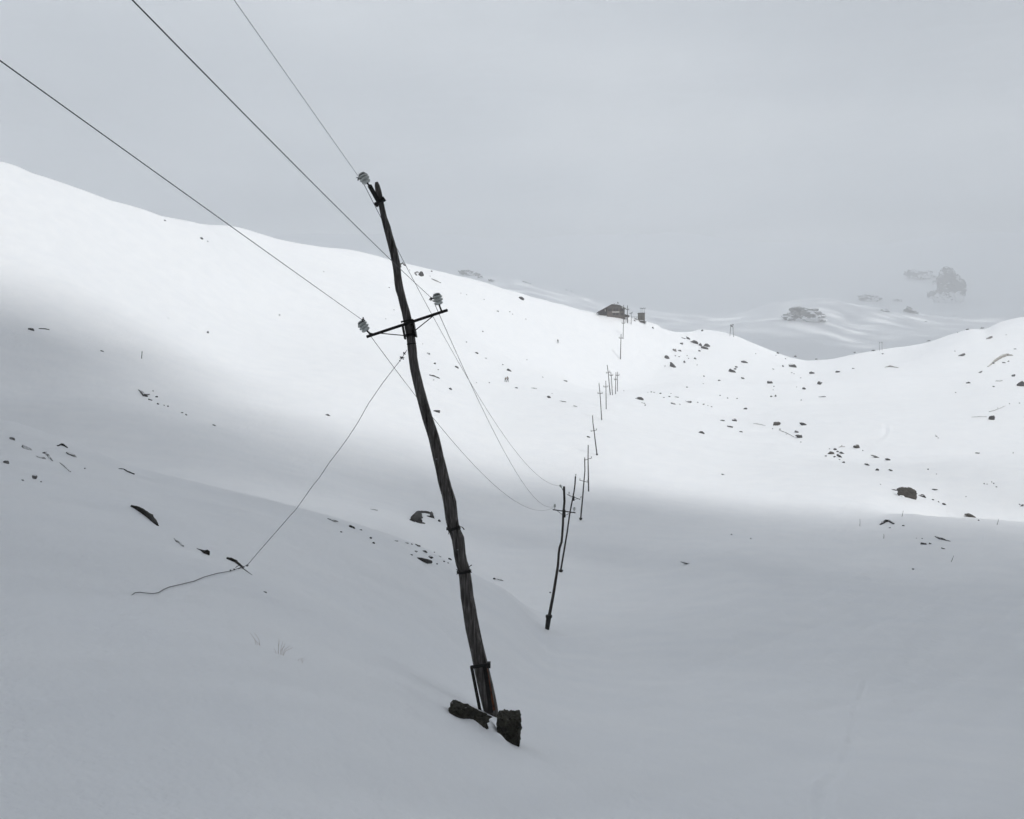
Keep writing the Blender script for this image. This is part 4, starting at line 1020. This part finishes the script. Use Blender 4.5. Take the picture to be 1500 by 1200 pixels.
for lab, pts, arm, ins, w, ft_ in [
 ('third pole of the line, leaning close behind the kinked second pole', [(843,698),(842.2,710),(840.8,721),(839,730),(836.6,742),(834.4,754),(830.8,780),(826.4,806),(821,838)], ((830.7,724.6),(849.8,731.8)), [((833.6,721.8),(833.2,725)),((851.2,728.2),(849,731)),((843.5,695.6),(843.1,699.6))], (1.7, 3.1), ((821.6,836),5)),
 ('fourth pole of the line, straight, with a dark foot, above the third', [(856.4,672),(856.8,690),(855.4,706),(853.6,728),(850.4,762)], ((848.7,703.4),(861,706.6)), [((849.6,701.6),(849.4,704)),((860.6,704),(860.4,706)),((856.4,670.6),(856.4,673))], (1.4, 2.4), ((850.6,759.6),3.6)),
 ('fifth pole of the line, half overlapping the fourth from behind', [(861.6,652),(861.4,674),(861.8,696),(862.2,720)], ((856.6,674.2),(866.8,671)), [((866.4,669.4),(866.2,671.2)),((857,672.6),(857,674)),((862.2,653.6),(861.6,656)),], (1.3, 2.2), None),
 ('sixth pole of the line, leaning left in the lower lit snow', [(868,609.2),(868.6,620),(870.2,631.2),(872.2,648),(874.6,666.8)], ((865.4,632),(874.4,629.8)), [((865.8,630.4),(865.8,632)),((874,628.2),(873.8,630)),((868.2,608.6),(868.2,610.6))], (1.1, 1.9), ((874.4,665.4),2.6)),
 ('seventh pole of the line, leftmost of the cluster of far poles', [(877.4,562),(879,577.4),(880.2,596),(881.4,615.4)], ((875.4,576.6),(882.6,576.4)), [((876,575),(876,576.6)),((882.2,575),(882,576.4)),((877.6,561.4),(877.6,563.4))], (1, 1.5), None),
 ('eighth pole of the line, upright, second from left in the far cluster', [(887.4,558),(887.6,567),(887.8,582),(888,599.4)], ((884,566.8),(890.8,566.8)), [((884.4,565.4),(884.4,566.8)),((890.4,565.4),(890.4,566.8))], (.9, 1.4), None),
 ('ninth pole of the line, leaning left, tallest of the far cluster', [(889.3,534.6),(891,546.4),(892.4,562),(894,578.2)], ((888,546.6),(893.6,545.4)), [((888.2,545.4),(888.2,546.6)),((893.2,544),(893.2,545.4))], (.9, 1.5), None),
 ('tenth pole of the line, just right of the tallest far pole', [(894.6,545.2),(895.4,550.4),(896.2,564),(897.2,578.8)], ((893,550.2),(897.8,550)), [((893.2,549),(893.2,550.2)),((897.6,548.8),(897.6,550))], (.8, 1.2), None),
 ('eleventh pole of the line, left one of the upright pair', [(902.4,545.4),(901.9,556.4),(901.8,566),(901.6,577.4)], ((899.8,556.6),(904,556)), [((900,555.4),(900,556.6)),((903.8,555),(903.8,556))], (.8, 1.2), None),
 ('twelfth pole of the line, right one of the upright pair', [(904.6,544.8),(904.6,550.4),(904.5,562),(904.4,573.4)], ((902.4,550.4),(907,550)), [((902.6,549.2),(902.6,550.4)),((906.8,548.8),(906.8,550))], (.8, 1.1), None),
 ('lone pole of the line on the steep bright snow below the hut', [(909.9,489.2),(909.6,495.6),(909.2,510),(908.8,526.2)], ((906.8,495.6),(912.8,495.4)), [((907,494.4),(907,495.6)),((912.6,494.2),(912.6,495.4))], (.9, 1.4), None),
 ('pole of the line just above the lone one, under the hut', [(913.4,461.6),(913.3,473.8),(913,484),(912.8,496)], ((911,474),(915.6,473.4)), [((911.2,472.8),(911.2,474)),((915.4,472.2),(915.4,473.4))], (.7, 1), None),
 ('pole of the line in front of the right corner of the hut', [(913.6,446.6),(913.5,455),(913.4,464),(913.4,472.4)], ((911.6,452),(915.6,452)), [((911.8,450.8),(911.8,452)),((915.4,450.8),(915.4,452))], (.7, 1.1), None),
 ('pole with a crossarm standing just right of the hut', [(919.1,447.6),(919.1,453.6),(919.1,464),(919.2,473.4)], ((917,453.4),(921.4,454)), [((917.2,452.2),(917.2,453.4)),((921.2,452.8),(921.2,454))], (.8, 1.3), None),
 ('thin pole with a bent arm between the hut and the small cabin', [(924.6,458),(924.7,465.4),(924.6,469),(924.5,475)], ((922,459.4),(926.6,458.4)), [((926.4,457.4),(926.4,458.6))], (.7, .9), None)]:
    line_pole(lab, pts, arm, ins, w, ft_)

# ------------------------------------------------------------------ wires
def wire(name, label, pts, r, cat='wire', group='wires of the power line'):
    mb = MB(); mb.tube(pts, r, 6); return tag(mb.build(name, M['wire'], None, pts[0]), label, cat, group)
def run_back(px, py, a, b):
    p = Q(px, py, -.14); return [p + Vector((-.044 * s, -s, a * s + b * s * s)) for s in np.linspace(0, 29.9, 60)]
wire('power_line_wire', 'thick wire from the left insulator out through the left edge of the photo', run_back(531, 469,   .0745, .0002), .0031)
wire('power_line_wire', 'wire from the right insulator crossing the shaft and leaving through the top edge', run_back(632, 436.5, .028, .0013), .0031)
wire('power_line_wire', 'wire from the topmost insulator rising out through the top edge', run_back(526, 260, .0748, 0), .0027)
def run_on(a, b, sag, n=60):
    return [a.lerp(b, t) - Vector((0, 0, 4 * sag * t * (1 - t))) for t in np.linspace(0, 1, n)]
wire('power_line_wire', 'slack wire sweeping from the topmost insulator down to the second pole', run_on(Q(530, 264, -.12), P(821.2, 711.5, D2 - .12), 1.02), .0042)
wire('power_line_wire', 'slack wire from the right insulator down to the second pole crossarm', run_on(Q(637, 446, -.12), P(812.4, 741.5, D2 - .14), .84), .0042)
wire('power_line_wire', 'slackest wire, from the left insulator passing behind the near pole shaft', run_on(Q(537.5, 485, .14), P(813.4, 742, D2 - .10), .97), .0040)

# guy wire: from the pole down to the knot on the left, then loose over the snow
gw = thing('guy_wire', Q(594, 516), 'loose stay wire from the leaning pole to a rock, trailing over the snow', 'wire')
hang = [(596,513),(593.6,516.5),(591,521),(588.6,524.6),(585.6,529),(575,542.4),(560,562),(540,591),(524,619.4),(510,641),(497,659),(483,677),(468,699.6),(456,714.5),(446,729),(432.5,747.6),(425,755.6),(410,773),(392,793.4),(375,813),(368,821.4),(362,828.4)]
e = hit(352, 833.5); n = len(hang); pts = []
for i, (x, y) in enumerate(hang): pts.append(P(x, y, D1 - .05 + (e.y - D1) * (i / (n - 1)) ** 1.3))
mb = MB(); mb.tube(pts, .0040, 6); mb.build('hanging_wire', M['wire'], gw)
lie = [(362,828.6),(354,832),(346,835),(337,838),(318,841.4),(300,846.4),(284,853),(262,858.4),(248,861.6),(240,865),(232,870),(224,871.4),(214,870.6),(205,869.4),(198,870),(190,872.4)]
lp = [pts[-1]] + [hit(x, y) + Vector((0, 0, .012)) for x, y in lie[1:-1]] + [hit(*lie[-1]) - Vector((0, 0, .01))]
mb = MB(); mb.tube(lp, .0040, 6); mb.build('trailing_wire', M['wire'], gw)
R = random.Random(3)
def knot(c, size, nm='wire_knot'):
    mb = MB()
    for _ in range(5):
        d = Vector((R.uniform(-1, 1), R.uniform(-.4, .4), R.uniform(-1, 1))).normalized() * size * .7
        mb.tube([c - d, c + Vector((R.uniform(-.3, .3) * size, 0, R.uniform(-.3, .3) * size)), c + d], [.002, .005, .002], 5)
    mb.build(nm, M['wire'], gw)
knot(Q(592.4, 517.6, -.04), .035); knot(Q(588.8, 524.4, -.05), .048); knot(Q(585.6, 528.6, -.05), .02)
knot(P(362, 828.4, e.y - .05), .03); knot(P(356, 831.4, e.y - .06), .035); knot(hit(343, 836.4) + Vector((0, 0, .02)), .02); knot(hit(337.6, 838) + Vector((0, 0, .02)), .02)
mb = MB(); cc = hit(350, 834) + Vector((0, 0, .03)); kk = cc.y / FPX
mb.tube([cc + Vector((math.cos(t) * 5 * kk, 0, math.sin(t) * 2.2 * kk + math.cos(t) * 1.5 * kk)) for t in np.linspace(0, 2 * math.pi, 16)], .005, 5); mb.build('wire_loop', M['wire'], gw)

# ------------------------------------------------------------------ the hut on the crest
dH = hit(906, 465.8).y; kH = dH / FPX; oH = P(898.6, 462.6, dH)
hut = thing('mountain_hut', oH, 'large brown shingled mountain hut with a shallow gable on the snowy crest', 'hut')
z = kH / 16.67                                         # metres per enlarged pixel
def H(X, Y, dy=0): return P(865 + X / 16.67, 435 + Y / 16.67, dH) + Vector((0, dy, 0))
DEP = 9.0
mb = MB(); mb.prism([H(408,560),H(836,560),H(836,292),H(700,222),H(565,190),H(408,246)], (0, DEP, 0)); mb.build('upper_wall', M['hut_wall'], hut)
mb = MB(); mb.prism([H(404,560,-.10),H(842,560,-.10),H(842,432,-.10),H(404,418,-.10)], (0, .6, 0)); mb.build('stone_base', M['hut_stone'], hut)
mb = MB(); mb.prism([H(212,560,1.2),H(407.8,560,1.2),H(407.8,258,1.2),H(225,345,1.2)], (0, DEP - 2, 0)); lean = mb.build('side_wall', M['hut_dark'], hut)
for x in (240, 300, 352):
    mb = MB(); mb.box(H(x, 415, 1.12), (.16, .1, 1.5)); mb.build('post', M['window_frame'], lean)
for x, w in ((268, 34), (325, 30)):
    mb = MB(); mb.box(H(x, 390, 1.14), (w * z, .06, .8)); mb.build('window', M['window_glass'], lean)
mb = MB(); mb.box(H(365, 325, 1.1), (.34, .08, .9)); mb.build('pale_board', M['white_board'], lean)
for xa, xb in ((262,300),(322,300)):
    mb = MB(); mb.beam(H(xa, 455, 1.05), H(xb, 340, 1.05), .1, .06); mb.build('brace', M['window_frame'], lean)
def plate(a, b, th, name, m, y0=-.75, y1=DEP + .5):
    d = (b - a).normalized(); nrm = Vector((-d.z, 0, d.x)); nrm = nrm if nrm.z > 0 else -nrm
    mb = MB(); mb.prism([a + Vector((0, y0, 0)), b + Vector((0, y0, 0)), b + nrm * th + Vector((0, y0, 0)), a + nrm * th + Vector((0, y0, 0))], (0, y1 - y0, 0)); return mb.build(name, m, hut)
plate(H(196,372), H(528,192), .26, 'roof', M['roof']); plate(H(529,192), H(690,212), .22, 'roof', M['roof']); plate(H(691,212), H(860,296), .26, 'roof', M['roof'])
plate(H(205,352), H(526,176), .14, 'roof_snow', M['snow'], -.55, DEP + .3); plate(H(532,178), H(690,197), .14, 'roof_snow', M['snow'], -.55, DEP + .3); plate(H(697,198), H(852,274), .14, 'roof_snow', M['snow'], -.55, DEP + .3)
mb = MB(); mb.beam(H(205, 350, -.6), H(192, 445, -.6), .2, .2); mb.build('corner_post', M['roof'], hut)
def window(x0, x1, y0, y1, leaves=2):
    x0, x1, y0, y1 = x0 - 5, x1 + 5, y0 - 5, y1 + 6
    c = H((x0 + x1) / 2, (y0 + y1) / 2, -.04); w, h = (x1 - x0) * z, (y1 - y0) * z
    mb = MB(); mb.box(c, (w, .1, h)); f = mb.build('window', M['window_frame'], hut)
    for i in range(leaves):
        mb = MB(); mb.box(c + Vector(((i - (leaves - 1) / 2) * w / leaves, -.06, 0)), (w / leaves - .06, .04, h - .08)); mb.build('pane', M['window_glass'], f)
window(436, 512, 290, 348); window(568, 602, 288, 345, 1); window(630, 664, 288, 345, 1); window(726, 800, 288, 345)
for x in (424, 524, 714, 811, 556, 614, 676):
    mb = MB(); mb.box(H(x, 318, -.05), (.22, .06, 1.02)); mb.build('shutter', M['shutter'], hut)
window(548, 600, 396, 446, 1); window(628, 680, 396, 446, 1); window(735, 790, 402, 446, 2)
mb = MB(); mb.box(H(615, 370, -.08), (3.1, .08, .36)); mb.build('sign_board', M['white_board'], hut)
mb = MB(); mb.box(H(600, 178, 3), (.5, .5, .9)); mb.box(H(600, 160, 3), (.62, .62, .1)); mb.build('chimney', M['hut_stone'], hut)
mb = MB(); mb.tube([H(684, 215, 4), H(688, 130, 4)], .035, 6); ms = mb.build('mast', M['iron'], hut)
mb = MB(); mb.box(H(694, 126, 4), (.30, .10, .72), (Vector((.95, 0, -.3)), Vector((0, 1, 0)), Vector((-.3, 0, .95)))); mb.box(H(688, 106, 4), (.16, .12, .2)); mb.build('wind_vane', M['iron'], ms)
mb = MB(); mb.prism([H(837,425,-.3),H(905,440,-.3),H(958,462,-.3),H(940,495,-.3),H(837,500,-.3)], (0, 2, 0)); mb.build('terrace_wall', M['hut_dark'], hut)

dC = hit(940, 471.6).y; kC = dC / FPX
cab = thing('transformer_cabin', P(940, 471.3, dC), 'small square olive-grey cabin with posts on its roof, right of the hut', 'cabin')
def C_(X, Y, dy=0): return P(865 + X / 16.67, 435 + Y / 16.67, dC) + Vector((0, dy, 0))
zc = kC / 16.67
mb = MB(); mb.prism([C_(1170,640),C_(1330,640),C_(1328,402),C_(1172,402)], (0, 2.6, 0)); w_ = mb.build('wall', M['cabin_wall'], cab)
mb = MB(); mb.box(C_(1247, 500, -.03), (.75, .05, 1.5)); mb.build('door', M['hut_dark'], w_)
mb = MB(); mb.box(C_(1248, 396, 1.3), (168 * zc, 3.0, .24)); mb.build('roof', M['roof'], cab)
mb = MB(); mb.box(C_(1242, 612, .8), (236 * zc, 3.4, .34)); mb.build('base_slab', M['hut_dark'], cab)
mb = MB(); mb.box(C_(1250, 577, -.12), (84 * zc, .2, .18)); mb.build('snow_ledge', M['snow'], cab)
for x, t in ((1240, 276), (1284, 280), (1326, 272)):
    mb = MB(); mb.tube([C_(x, 394, 1), C_(x + 2, t, 1)], .07, 6); ps = mb.build('post', M['steel'], cab)
    mb = MB(); mb.box(C_(x + 4 if x > 1300 else x - 4, t, 1), (.95, .16, .14))
    for s in (-1, 1): mb.tube([C_(x + s * 16, t, 1), C_(x + s * 16, t - 12, 1)], [.09, .07], 6)
    mb.build('post_head', M['iron'], ps)
rl = thing('railing', C_(1085, 500, -.3), 'low rail fence between the hut and the small cabin', 'railing')
mb = MB(); mb.beam(C_(1012, 490, -.3), C_(1168, 492, -.3), .1, .08); mb.build('rail', M['cabin_wall'], rl)
for x in (1030, 1075, 1120, 1155):
    mb = MB(); mb.beam(C_(x, 486, -.22), C_(x, 548, -.22), .09, .08); mb.build('rail_post', M['cabin_wall'], rl)
rock(931.5, 467, 6, 2.2, 14, 'd', 'dark bare rock touching the left foot of the small cabin')
rock(929.6, 469.6, 3, 1.8, 14, 'g', 'small grey stone in the snow left of the small cabin')

# ------------------------------------------------------------------ lift pylon and twin mast on the crest
p = hit(1072, 493); k = p.y / FPX; d = p.y
py_ = thing('lift_pylon', p, 'two-legged lift pylon with a dark head on the skyline', 'pylon')
for a, b in (((1070.2,478.6),(1069.2,493)),((1073.6,478.6),(1074.8,495))):
    mb = MB(); mb.beam(P(*a, d), P(*b, d), .26, .26); mb.build('leg', M['steel'], py_)
mb = MB(); mb.beam(P(1069.6,476.8,d), P(1074.4,475.4,d), .34, .5); mb.box(P(1071.8,478,d), (3 * k, .6, .5)); mb.build('head', M['iron'], py_)
for s in (1070.2, 1074):
    mb = MB(); mb.tube([P(s, 476.4, d - .5), P(s, 476.4, d + .5)], .22, 10); mb.build('sheave', M['iron'], py_)
p = hit(1290, 513.4); d = p.y
tm = thing('twin_mast', p, 'pair of thin upright masts with a short top bar on the hazy crest', 'mast')
for x in (1288.4, 1292):
    mb = MB(); mb.tube([P(x, 500.4, d), P(x, 516, d)], .09, 6); mb.build('mast', M['steel'], tm)
mb = MB(); mb.beam(P(1287.4, 501.8, d), P(1293, 502, d), .1, .1); mb.build('crossbar', M['steel'], tm)

# ------------------------------------------------------------------ people
def person(px, py, hpx, label, lean=0.0, face=1, jacket='cloth_dark', pack='pack', spread=.20):
    p = hit(px, py); h = hpx * p.y / FPX; u = h / 1.75
    bm = bmesh.new(); J = {}
    def jv(n, x, y, zz, r, par=None):
        v = bm.verts.new((x * u, y * u, zz * u)); J[n] = (v, r * u)
        if par: bm.edges.new((J[par][0], v))
    jv('pelvis',0,0,.95,.16); jv('waist',lean*.2,.02,1.12,.15,'pelvis'); jv('chest',lean*.5,.03,1.34,.18,'waist'); jv('neck',lean*.8,.02,1.50,.07,'chest'); jv('head',lean,0,1.63,.10,'neck'); jv('crown',lean*1.05,0,1.70,.09,'head')
    for s, n in ((-1,'l'),(1,'r')):
        jv('hip'+n,s*.10,0,.90,.11,'pelvis'); jv('knee'+n,s*spread*.8,-.08,.50,.075,'hip'+n); jv('ankle'+n,s*spread,.02,.08,.055,'knee'+n); jv('toe'+n,s*spread*1.05,-.16,.04,.045,'ankle'+n)
        jv('sho'+n,lean*.5+s*.20,.02,1.40,.08,'chest'); jv('elb'+n,lean*.4+s*.30,-.06,1.14,.055,'sho'+n); jv('wri'+n,lean*.3+s*.30,-.26,1.0,.04,'elb'+n); jv('han'+n,lean*.3+s*.30,-.34,.99,.045,'wri'+n)
    me = bpy.data.meshes.new('body'); bm.to_mesh(me); order = [(v.co.copy()) for v in bm.verts]; bm.free()
    o = bpy.data.objects.new('person', me); COL.objects.link(o); o.location = p
    sk = o.modifiers.new('skin', 'SKIN'); lay = me.skin_vertices[0].data if me.skin_vertices else None
    if lay is None:
        bpy.context.view_layer.objects.active = o
        me.attributes.new('skin', 'FLOAT', 'POINT')
    rr = list(J.values())
    if me.skin_vertices:
        for i, (_, r) in enumerate(rr): me.skin_vertices[0].data[i].radius = (r, r)
        me.skin_vertices[0].data[0].use_root = True
    o.modifiers.new('smooth', 'SUBSURF').levels = 1
    dg = bpy.context.evaluated_depsgraph_get(); ev = bpy.data.meshes.new_from_object(o.evaluated_get(dg))
    o.modifiers.clear(); o.data = ev
    for m_ in ('cloth_dark', jacket, 'skin'): ev.materials.append(M[m_])
    for f in ev.polygons:
        zz = f.center.z / u; f.material_index = 2 if zz > 1.52 else 1 if zz > .93 else 0
        f.use_smooth = True
    tag(o, label, 'person')
    def child(mb, n, m):
        q = mb.build(n, M[m], None, (0, 0, 0)); q.parent = o; return q
    mb = MB(); v, f = lump(2, 400, 2, .05, .3); mb.add([(lean*.45*u + q[0]*.17*u, .22*u*face + q[1]*.13*u, 1.26*u + q[2]*.27*u) for q in v], f); child(mb, 'backpack', pack)
    mb = MB(); v, f = lump(2, 401, 0, .03); mb.add([(lean*1.02*u + q[0]*.115*u, .01*u + q[1]*.125*u, 1.70*u + q[2]*.09*u) for q in v], f); child(mb, 'hat', 'cloth_dark')
    for s in (-1, 1):
        mb = MB(); mb.tube([((lean*.3 + s*.31)*u, -.34*u, 1.05*u), ((lean*.3 + s*.40)*u, -.40*u, .0)], .015*u, 5); child(mb, 'ski_pole', 'iron')
    return o
person(740.4, 560, 7.6, 'left one of two hikers, leaning forward, dark clothes and pale backpack', .16, -1, 'cloth_red', 'pack')
person(743.6, 560, 8.6, 'right one of two hikers, upright and slightly taller, dark clothes', -.05, -1, 'cloth_dark', 'pack')
person(817.4, 503, 6.0, 'lone walker in dark clothes on the bright slope below the hut', -.1, -1, 'cloth_dark', 'cloth_dark', .12)

# ------------------------------------------------------------------ thin stakes and dry grass in the snow
p = hit(208, 525.6)
mb = MB(); mb.tube([P(208.2, 514.6, p.y), P(207.4, 525.6, p.y), p - Vector((0, 0, .3))], .055, 6); tag(mb.build('marker_stake', M['wood_far'], None, p), 'thin marker stake upright in the snow of the shaded left slope', 'stake')
for x0, y0, x1, y1, lab in ((1323,748,1321,757,'short dry stalk between the big brown boulder and the arched rock'),(1259.6,760,1259.4,771,'thin upright dry stalk left of the arched rock in the shade'),(1294.6,782,1294.4,789,'tiny dry stalk below the arched rock in the shade'),
    (1397,814,1393,823,'slanting dry stalk below the spindle-shaped rock'),(1463,760,1460,769,'slanting dry stalk right of the brown dipping rock')):
    p = hit(x1, y1); mb = MB(); mb.tube([P(x0, y0, p.y), P((x0+x1)/2 + .4, (y0+y1)/2, p.y), p - Vector((0, 0, .1))], [.012, .022, .026], 5)
    tag(mb.build('dry_stalk', M['wood_far'], None, p), lab, 'stalk', 'dry stalks in the right-hand snow')
def tuft(px, py, blades, label):
    p = hit(px, py); k = p.y / FPX; o = thing('dry_grass', p, label, 'grass', 'tufts of dry grass in the near snow')
    for i, (dx, h, bend) in enumerate(blades):
        b = p + Vector((dx * k, rnd.uniform(-.05, .05), -.03)); mb = MB()
        mb.tube([b, b + Vector((bend * .3 * k, 0, h * .5 * k + .03)), b + Vector((bend * k, 0, h * k + .03))], [.0014, .0012, .0006], 4); mb.build('blade', M['grass'], o)
tuft(410, 958, [(-2,20,2),(-1,24,1),(0,18,4),(1,14,8),(3,12,12),(4,10,16),(-3,10,-4),(2,16,6)], 'faint tuft of dry grass low in the near snow, left of the pole')
tuft(380, 945, [(0,12,-6),(2,18,-9),(-2,20,-10),(3,8,-7)], 'few bent dry blades left of the faint grass tuft')
tuft(436, 968, [(0,4,5),(3,3,6),(-4,4,3),(7,3,5)], 'short dry blades just right of the faint grass tuft')
